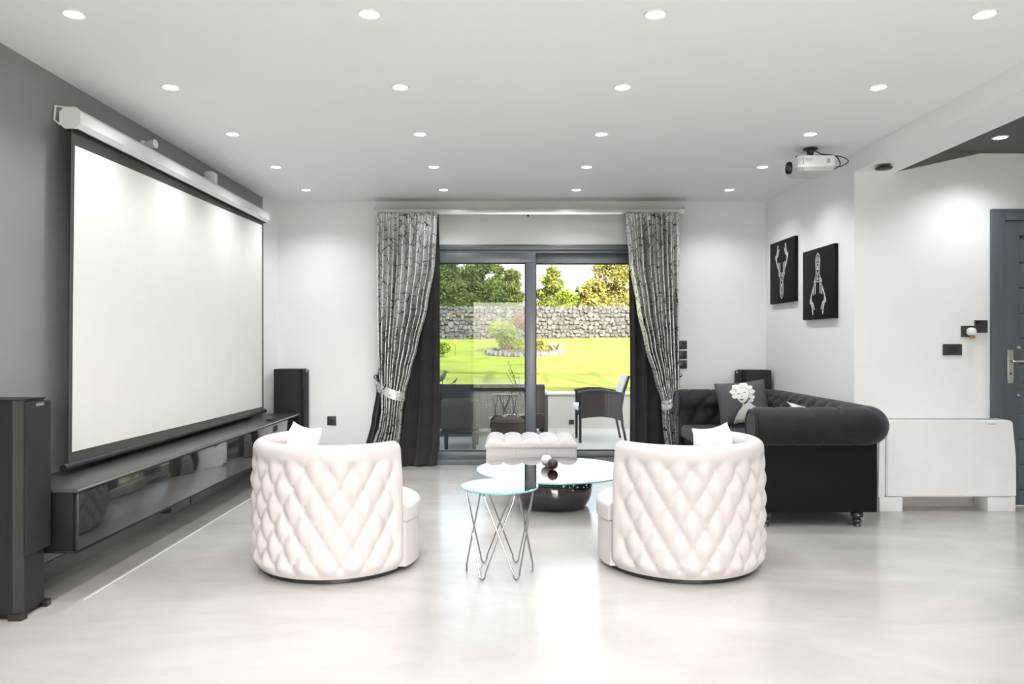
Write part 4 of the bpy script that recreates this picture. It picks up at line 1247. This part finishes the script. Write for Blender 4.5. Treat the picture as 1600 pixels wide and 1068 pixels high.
# ------------------------------------------------------------------ terrace
bm = bmesh.new(); box(bm, -6, 8, YB+.22, 11.5, -.15, -.02)
struct('floor_terrace', bm, M_PATIO, 'pale tiled terrace floor outside the garden door', 'terrace')
bm = bmesh.new(); box(bm, -6, 8, 11.5, 11.7, -.15, .50)
pw = struct('wall_terrace', bm, M_PARAPET, 'low rendered wall round the terrace', 'parapet')
bx('coping', M_COPING, pw, -6, 8, 11.46, 11.74, .50, .535, bev=.006)
bm = bmesh.new(); box(bm, -6, XL-.55, YB-.0, YB+.22, 0, 3.1); box(bm, XR+.2, 8, YB, YB+.22, 0, 3.1)
struct('wall_house', bm, M_HOUSE, 'white outside wall of the house out of view', 'wall')
t = plate('small black socket box low on the terrace wall', 'socket', 893, 659, 8, 7, 11.5, 'outdoor_socket', 'rocker')

bm = bmesh.new(); box(bm, -8, 12, -12, YR-.2, -.15, -.02)  # unseen pale terrace, added to throw sunlight in through the rear glazing
struct('added_rear_terrace', bm, M_PATIO, 'pale terrace added behind the house to bounce sun indoors, out of view', 'terrace')
bm = bmesh.new(); rows = [[(-60 + 120*i/8, yy, -.16) for i in range(9)] for yy in (-60, -30, -12, 0, 11.6)]
grid(bm, rows); struct('ground', bm, M_LAWN, 'grass round the house out of view', 'ground')
pg = thing('pergola', 'timber pergola over the terrace out of view', 'pergola', (0, 11.3, 0))
for xx in (-4.2, 2.75, 3.25):
    bx('post', M_BARK, pg, xx-.07, xx+.07, 11.28, 11.42, .54, 3.2)
bx('front_beam', M_BARK, pg, -5.0, 4.5, 11.26, 11.44, 3.2, 3.42)
for k in range(8):
    xx = -4.6 + 1.25*k
    bx('rafter', M_BARK, pg, xx-.05, xx+.05, YB+.22, 11.8, 3.42, 3.56)
def leg(name, m, parent, pts, r, n=8): 
    bm = bmesh.new(); tube(bm, pts, r, n); return obj(name, bm, m, parent, smooth=True)
# wicker dining armchair facing left
gz = -.02
wc = thing('wicker_armchair', 'dark wicker armchair with pale back, right side of the terrace', 'chair', (1.22, 10.1, gz))
a0, a1, b0, b1 = .955, 1.50, 9.84, 10.36
for y in (b0, b1):
    leg('front_leg', M_BLACKPL, wc, [(a0, y, gz), (a0, y, .40), (a0+.005, y, .645)], [.018, .020, .020])
    leg('rear_leg', M_BLACKPL, wc, [(a1+.06, y, gz), (a1+.01, y, .22), (a1-.01, y, .45), (a1+.03, y, .65), (a1+.10, y, .86)], [.016, .018, .020, .018, .014])
    bm = bmesh.new()
    top = [(a0-.02, .625), (a0+.15, .650), (a0+.32, .645), (a1+.03, .605)]
    bot = [(a1-.01, .27), (a1-.12, .305), (a0+.28, .325), (a0+.12, .315), (a0+.0, .295)]
    prism(bm, top + bot, 'y', y-.012, y+.012); obj('side_panel', bm, M_WICKER, wc)
    bm = bmesh.new(); tube(bm, [(a0-.03, y, .635), (a0+.15, y, .664), (a0+.32, y, .660), (a1+.03, y, .615)], .022, 8, flat=1.3); obj('armrest', bm, M_WICKER, wc, smooth=True)
bm = bmesh.new(); rows = []
for z, xx in ((.36, a1-.02), (.5, a1-.005), (.65, a1+.03), (.78, a1+.068), (.86, a1+.098)):
    rows.append([(xx-.03, b0+.01, z), (xx-.03+.0, (b0+b1)/2, z), (xx-.03, b1-.01, z), (xx, b1-.01, z), (xx, (b0+b1)/2, z), (xx, b0+.01, z)])
grid(bm, rows, wrap=True, cap=True); obj('backrest', bm, M_WICKERL, wc, smooth=30)
bx('seat_frame', M_WICKER, wc, a0+.0, a1, b0+.012, b1-.012, .33, .40, bev=.01)
bx('seat_cushion', M_WHITECLOTH, wc, a0-.06, a1-.06, b0+.02, b1-.02, .402, .475, bev=.025)

# dark wicker sofa with its back to the house
ws = thing('wicker_sofa', 'long dark wicker terrace sofa seen from behind', 'sofa', (-.3, 10.7, gz))
u0, u1, v0, v1 = -1.25, .52, 10.42, 11.15
bx('back_panel', M_WICKER, ws, u0, u1, v0, v0+.07, .10, .715, bev=.012)
for q in (u0, u1-.07):
    bx('arm', M_WICKER, ws, q, q+.07, v0+.07, v1, .10, .56, bev=.012)
bx('seat_box', M_WICKER, ws, u0+.07, u1-.07, v0+.07, v1-.01, .12, .36, bev=.01)
for k in range(3):
    w = (u1-u0-.14)/3; bx('seat_cushion', M_WHITECLOTH, ws, u0+.07+w*k+.004, u0+.07+w*(k+1)-.004, v0+.09, v1+.03, .362, .47, bev=.03)
for q in (u0+.03, u1-.03):
    for y in (v0+.03, v1-.05): leg('leg', M_BLACKPL, ws, [(q, y, gz), (q, y, .105)], .022)
bx('end_post', M_WICKERG, ws, u1-.004, u1+.045, v0+.02, v0+.09, gz, .56, bev=.004)
bx('arm_pad', M_WHITECLOTH, ws, u1-.002, u1+.05, v0+.02, v0+.30, .565, .62, bev=.02)

# padded lounge chair
lc = thing('padded_terrace_chair', 'low grey padded terrace chair just outside the left pane', 'chair', (-.6, 9.5, gz))
q0, q1, r0, r1 = X(689, 9.3), X(749, 9.3), 9.2, 9.75
bm = bmesh.new()
fs = prism(bm, [(q0, .24), (q0+.04, .21), (q1-.06, .21), (q1-.005, .28), (q1, .56), (q1-.04, .60), (q0+.01, .60)], 'y', r0, r0+.14)
bmesh.ops.bevel(bm, geom=list({e for f in fs for e in f.edges}), offset=.022, segments=3, affect='EDGES')
obj('padded_back', bm, M_WICKERG, lc, smooth=60)
bx('seat', M_WICKERG, lc, q0+.01, q1-.01, r0+.14, r1, .22, .36, bev=.03)
bx('seat_frame', M_BLACKPL, lc, q0+.01, q1-.01, r0+.03, r1-.02, .175, .215, bev=.004)
for xx, yy in ((q0+.07, r0+.05), (q1-.05, r1-.06), (q0+.03, r1-.06), (q1-.06, r0+.05)):
    bm = bmesh.new(); prism(bm, [(xx-.020, gz), (xx+.020, gz), (xx+.027, .18), (xx-.027, .18)], 'y', yy-.022, yy+.022); obj('leg', M_BLACKPL and bm, M_BLACKPL, lc) if False else obj('leg', bm, M_BLACKPL, lc)

# woven pouf
c = P(795, 663, 9.95)
po = thing('woven_pouf', 'low brown woven pouf on the terrace behind the ottoman', 'pouf', (c.x, 9.95, gz))
bm = bmesh.new(); lathe(bm, [(.17, gz), (.215, gz+.03), (.235, .10), (.232, .20), (.21, .27), (.17, .305), (.02, .315)], 36, c.x, 9.95); obj('body', bm, M_BROWNW, po, smooth=60)
for z, r in ((.02, .224), (.25, .226)):
    bm = bmesh.new(); tube(bm, [(c.x + r*math.cos(2*PI*i/36), 9.95 + r*math.sin(2*PI*i/36), z) for i in range(36)], .012, 6, closed=True); obj('rim_braid', bm, M_BROWNW, po, smooth=True)

# two small bird figurines on the sofa back
def bird(label, px, s, lean):
    d = 10.455; x = X(px, d); z0 = .7155
    t = thing('bird_figurine', label, 'figurine', (x, d, z0), group='bird figurines on the terrace sofa')
    bm = bmesh.new(); tube(bm, [(x-.10*s, d, z0+.035*s), (x-.05*s, d, z0+.07*s), (x, d, z0+.11*s), (x+.035*s, d, z0+.155*s), (x+.045*s, d, z0+.185*s)], [.012*s, .036*s, .046*s, .032*s, .022*s], 14)
    obj('body', bm, M_FIG, t, smooth=True)
    bm = bmesh.new(); ball(bm, (x+.052*s, d, z0+.20*s), .030*s, 14); hd = obj('head', bm, M_FIG, t, smooth=True)
    bm = bmesh.new(); tube(bm, [(x+.075*s, d, z0+.200*s), (x+.11*s, d, z0+.192*s)], [.009*s, .002*s], 8); obj('beak', bm, M_BALLD, hd)
    for k in (-1, 1):
        bm = bmesh.new(); tube(bm, [(x, d+k*.015*s, z0+.08*s), (x+.005*s, d+k*.018*s, z0)], .005*s, 6); obj('leg', bm, M_BALLD, t)
    bm = bmesh.new(); tube(bm, [(x-.09*s, d, z0+.04*s), (x-.17*s, d, z0+.005*s+.01)], [.018*s, .008*s], 8, flat=.5); obj('tail', bm, M_FIG, t)
bird('larger grey bird figurine on the terrace sofa back', 691, .85, 0)
bird('smaller grey bird figurine lower beside the larger one', 711, .38, 0)

# ------------------------------------------------------------------ garden
def gz_(y): return .30 + .0465*(max(y, 11.7)-12) + .0
bm = bmesh.new(); rows = []
for j in range(61):
    y = 11.7 + (75-11.7)*(j/60)**1.4
    rows.append([(-45 + 90*i/60, y, gz_(min(y, 45)) + .05*math.sin(y*.4 + i*.5)) for i in range(61)])
grid(bm, rows)
lawn = obj('lawn', bm, M_LAWN, smooth=True); tag(lawn, 'sunlit green lawn rising to the stone wall', 'lawn', kind='structure')

# rubble stone wall
GY = 38.0; gw0 = gz_(GY) - .15; GH = Z(478, GY)
gw = thing('wall_garden', 'long rubble stone wall at the end of the lawn', 'stone wall', (1, GY, gw0), kind='structure')
bx('wall_core', M_MORTAR, gw, -26, 26, GY+.02, GY+.42, gw0, GH-.06)
stone_me = []
rs = random.Random(12)
for k in range(9):
    bm = bmesh.new(); bmesh.ops.create_icosphere(bm, subdivisions=2, radius=.5)
    for v in bm.verts:
        v.co.x = max(-.42, min(.42, v.co.x*1.1)); v.co.z = max(-.40, min(.40, v.co.z*1.1)); v.co.y = max(-.42, v.co.y)
        v.co += Vector((rs.uniform(-.05, .05), rs.uniform(-.05, .05), rs.uniform(-.05, .05)))
    me = bpy.data.meshes.new('stone'); bm.to_mesh(me); bm.free(); me.materials.append(M_STONE[k % 3]); stone_me.append(me)
def stone_rows(x0, x1):
    """random rubble: jittered lattice, unequal sizes"""
    out = []; st = .20; nz_ = int((GH - gw0) / st) + 1
    for j in range(nz_):
        x = x0 + (j % 2) * .15
        while x < x1:
            w = rs.uniform(.15, .33); h = rs.uniform(.15, .28)
            z = gw0 + .1 + st*j + rs.uniform(-.06, .06)
            out.append((x + w/2, min(z, GH - h*.5), w, h)); x += w*rs.uniform(.82, 1.0)
    return out
vis = stone_rows(-6.2, 8.2)
vis.sort(key=lambda s: abs(s[0] - 1.0))
for n, (x, z, w, h) in enumerate(vis[:300]):
    o = bpy.data.objects.new('stone', stone_me[n*7 % 9] if n % 2 else stone_me[rs.randrange(9)]); COL.objects.link(o); o.parent = gw
    o.location = Vector((x, GY + rs.uniform(-.04, .05), z)) - Vector(gw.location); o.scale = (w*1.12, .30, h*1.14); o.rotation_euler = (0, rs.uniform(-.6, .6), 0)
bm = bmesh.new(); tmp = []
rest = [(x, z, w, h) for (x, z, w, h) in stone_rows(-25, -6.2) + stone_rows(8.2, 25)] + vis[300:]
vv, ff, mi = [], [], []
for n, (x, z, w, h) in enumerate(rest):
    me = stone_me[rs.randrange(9)]; b0_ = len(vv); yo = rs.uniform(-.04, .05)
    vv += [(x + v.co.x*w*1.12 - 1, v.co.y*.30 + yo, z + v.co.z*h*1.14 - gw0) for v in me.vertices]
    for p in me.polygons: ff.append(tuple(b0_ + q for q in p.vertices)); mi.append(n % 3)
bm.free()
me = bpy.data.meshes.new('far_stones'); me.from_pydata(vv, [], ff)
for m_ in M_STONE: me.materials.append(m_)
me.polygons.foreach_set('material_index', mi)
o = bpy.data.objects.new('far_stones', me); COL.objects.link(o); o.parent = gw; o['kind'] = 'stuff'

# foliage
def leaves(name, m, blobs, n, size, parent, seed, up=0.0):
    """leaf quads scattered through a set of ellipsoids (cx,cy,cz,rx,ry,rz)"""
    r = random.Random(seed); vv = []; ff = []
    wts = [b[3]*b[4]*b[5] for b in blobs]
    o_ = wpos(parent)
    for i in range(n):
        b = r.choices(blobs, wts)[0]
        while True:
            p = Vector((r.uniform(-1, 1), r.uniform(-1, 1), r.uniform(-1, 1)))
            l = p.length
            if .001 < l <= 1: break
        p *= (.55 + .45*r.random()) / max(l, .35) * l ** .4 if l > .35 else 1
        c_ = Vector((b[0] + p.x*b[3], b[1] + p.y*b[4], b[2] + p.z*b[5])) - o_
        s_ = size * r.uniform(.6, 1.35)
        nrm = (Vector((r.gauss(0, 1), r.gauss(0, 1), r.gauss(0, 1))) + p*.8 + Vector((0, 0, up))).normalized()
        t_ = nrm.orthogonal().normalized(); t_ = Matrix.Rotation(r.uniform(0, 6.28), 3, nrm) @ t_; u_ = nrm.cross(t_)
        k = len(vv)
        vv += [c_ - t_*s_*.5, c_ + u_*s_*.28 + nrm*s_*.06, c_ + t_*s_*.5, c_ - u_*s_*.28 + nrm*s_*.06]
        ff.append((k, k+1, k+2, k+3))
    me = bpy.data.meshes.new(name); me.from_pydata([tuple(v) for v in vv], [], ff); me.materials.append(m)
    o = bpy.data.objects.new(name, me); COL.objects.link(o); o.parent = parent; o['kind'] = 'stuff'
    return o
def tree(label, px, d, pytop, wpx, kind, n, seed, name='garden_tree', group='trees behind the garden wall', skirt=.5, lsize=.20, cone=.5):
    x = X(px, d); zb = gz_(min(d, 45)); zt_ = Z(pytop, d); R = wpx*d/F/2; H = zt_ - zb
    t = thing(name, label, 'tree', (x, d, zb), group=group)
    r = random.Random(seed); blobs = []
    nb = 16
    for i in range(nb):
        f = i/(nb-1); zc = zb + H*(skirt*.6 + (1-skirt*.6)*f)*.94
        rad = R * (1 - cone*f**1.5)
        a = r.uniform(0, 6.28); q = rad*r.uniform(.2, .65)
        br = rad*r.uniform(.38, .60)
        blobs.append((x + q*math.cos(a), d + q*math.sin(a), min(zc, zt_-br*.7), br, br, br*r.uniform(.7, .95)))
    leaves('foliage', M_LEAFS[kind], blobs, n, lsize, t, seed)
    bm = bmesh.new()
    tube(bm, [(x, d, zb-.1), (x+.05, d, zb+H*.3), (x-.04, d, zb+H*.6), (x, d, zb+H*.85)], [.16, .12, .08, .03], 8)
    obj('trunk', bm, M_BARK, t, smooth=True)
    bm = bmesh.new()
    for b in blobs[2:12]: tube(bm, [(x, d, b[2]-b[5]*.8-.2), (b[0], b[1], b[2])], [.05, .015], 5)
    obj('branches', bm, M_BARK, t, smooth=True)
    return t
tree('leafy green tree behind the wall, just right of the door mullion', 858, 47, 414, 74, 'olive', 9000, 1)
tree('yellowing airy tree behind the wall at the right of the view', 960, 46, 402, 84, 'yellow', 6000, 2, lsize=.19, cone=.15)
tree('low yellow green tree right of the sky gap', 926, 44, 436, 56, 'yellow', 5000, 3, cone=.3)
tree('small pointed green tree in the sky gap', 904, 50, 442, 30, 'olive', 2600, 4, cone=.7)
tree('bright lime shrub just above the stone wall', 884, 41, 452, 60, 'lime', 4500, 5, name='garden_shrub', cone=.3, lsize=.17)
tree('broad dark evergreen behind the left pane, leftmost', 690, 46, 396, 90, 'dark', 11000, 6, cone=.25)
tree('dark evergreen behind the left pane, centre', 744, 50.5, 404, 84, 'dark', 10000, 7, cone=.3)
tree('olive tree touching the mullion behind the left pane', 790, 49, 412, 76, 'olive', 9000, 8, cone=.35)
tree('low dark evergreen by the wall behind the left pane', 768, 42, 440, 70, 'dark', 7000, 9, cone=.3)
tree('dark evergreen hidden mostly by the left curtain', 616, 51, 398, 90, 'dark', 9000, 10, cone=.3)
tree('yellow green tree hidden mostly by the right curtain', 1030, 47, 400, 100, 'yellow', 8000, 11, cone=.3)
tree('dark tree beyond the low evergreen, behind the left pane', 722, 54, 418, 90, 'dark', 7000, 12, cone=.3)

# island bed with edging rocks
BYc = 25.2; BXc = X(820, BYc)
bed = thing('flower_bed', 'planting bed ringed with rocks in the middle of the lawn', 'flower bed', (BXc, BYc, gz_(BYc)))
bm = bmesh.new(); lathe(bm, [(1.22, -.1), (1.18, .06), (.7, .14), (.02, .18)], 40, BXc, BYc, gz_(BYc)); obj('soil', bm, M_SOIL, bed, smooth=True)
rock_me = []
for k in range(5):
    bm = bmesh.new(); bmesh.ops.create_icosphere(bm, subdivisions=2, radius=1)
    for v in bm.verts: v.co *= 1 + rs.uniform(-.16, .16)
    me = bpy.data.meshes.new('rock'); bm.to_mesh(me); bm.free(); me.materials.append(M_ROCK); rock_me.append(me)
for k in range(44):
    an = 2*PI*k/44
    o = bpy.data.objects.new('rock', rock_me[k % 5]); COL.objects.link(o); o.parent = bed
    y = BYc + 1.24*math.sin(an); o.location = (1.24*math.cos(an) + rs.uniform(-.03, .03), 1.24*math.sin(an), gz_(y) - gz_(BYc) + .04)
    s_ = rs.uniform(.075, .12); o.scale = (s_*1.2, s_, s_*.8); o.rotation_euler = (rs.uniform(0, 3), rs.uniform(0, 3), rs.uniform(0, 6))
def shrub(label, px, d, pytop, wpx, kind, n, seed, lsize=.07, name='garden_bush', base=None):
    x = X(px, d); zb = gz_(d) + .05; zt_ = Z(pytop, d); R = wpx*d/F/2; H = zt_ - zb
    t = thing(name, label, 'bush', (x, d, zb), group='plants in the garden bed')
    r = random.Random(seed); bl = []
    for i in range(9):
        a = r.uniform(0, 6.28); q = R*r.uniform(.1, .55); br = R*r.uniform(.38, .55)
        bl.append((x+q*math.cos(a), d+q*math.sin(a), zb + br*.5 + (H-br*1.3)*r.random(), br, br, br*.85))
    leaves('foliage', M_LEAFS[kind], bl, n, lsize, t, seed, up=.5)
    bm = bmesh.new()
    for b in bl: tube(bm, [(x+(b[0]-x)*.2, d+(b[1]-d)*.2, zb-.05), (b[0], b[1], b[2])], [.025, .008], 5)
    obj('stems', bm, M_BARK, t, smooth=True)
    return t
shrub('round yellow green bush in the rock-edged bed', 788, 25.2, 499, 74, 'lime', 8000, 31)
shrub('reddish bush behind the green one in the bed', 806, 26.0, 488, 46, 'red', 4000, 32)
shrub('low golden bush at the right of the bed', 848, 25.0, 529, 34, 'yellow', 2200, 33)
shrub('low green plant at the left edge of the garden view', 692, 24.0, 530, 34, 'lime', 2200, 34)
# spiky plant
x, d = X(869, 25.0), 25.0
t = thing('spiky_plant', 'pale spiky agave at the right end of the bed', 'plant', (x, d, gz_(d)+.08))
for k in range(22):
    an = 2*PI*k/22 + rs.uniform(-.1, .1); ln_ = rs.uniform(.38, .55); ti = rs.uniform(.25, 1.0)
    b_ = Vector((math.cos(an)*math.sin(ti), math.sin(an)*math.sin(ti), math.cos(ti)))
    p0 = Vector((x, d, gz_(d)+.08)); bm = bmesh.new()
    tube(bm, [p0, p0 + b_*ln_*.5, p0 + b_*ln_ - Vector((0, 0, .04))], [.03, .035, .003], 6, flat=.35); obj('leaf', bm, M_LEAFS['pale'], t, smooth=True)
# orange flower
x, d = X(711, 24.2), 24.2
t = thing('orange_flower', 'single orange flower over the lawn at the left', 'flower', (x, d, gz_(d)))
bm = bmesh.new(); zf = Z(534, d); tube(bm, [(x, d, gz_(d)), (x+.01, d, zf)], .012, 6); obj('stem', bm, M_LEAFS['lime'], t)
for k in range(6):
    an = 2*PI*k/6; bm = bmesh.new(); ball(bm, (x+.045*math.cos(an), d-.02, zf+.04*math.sin(an)), .042, 10, sy=.5); obj('petal', bm, M_FLOWER, t, smooth=True)
# twiggy plant by the parapet
x, d = X(815, 12.6), 12.6
t = thing('twiggy_plant', 'thin twiggy plant with small pale leaves beyond the terrace wall', 'plant', (x, d, gz_(d)))
bm = bmesh.new(); tips = []
for k in range(16):
    a = rs.uniform(-1, 1); h = rs.uniform(.35, .62)
    pts = [Vector((x + a*.05, d, gz_(d))), Vector((x + a*.18, d + rs.uniform(-.1, .1), gz_(d)+h*.55)), Vector((x + a*.34, d + rs.uniform(-.15, .15), gz_(d)+h))]
    tube(bm, pts, [.006, .004, .002], 5); tips += [pts[1]*.5+pts[2]*.5, pts[2]]
obj('twigs', bm, M_BARK, t)
leaves('small_leaves', M_LEAFS['yellow'], [(p.x, p.y, p.z, .06, .06, .06) for p in tips], 260, .022, t, 50)
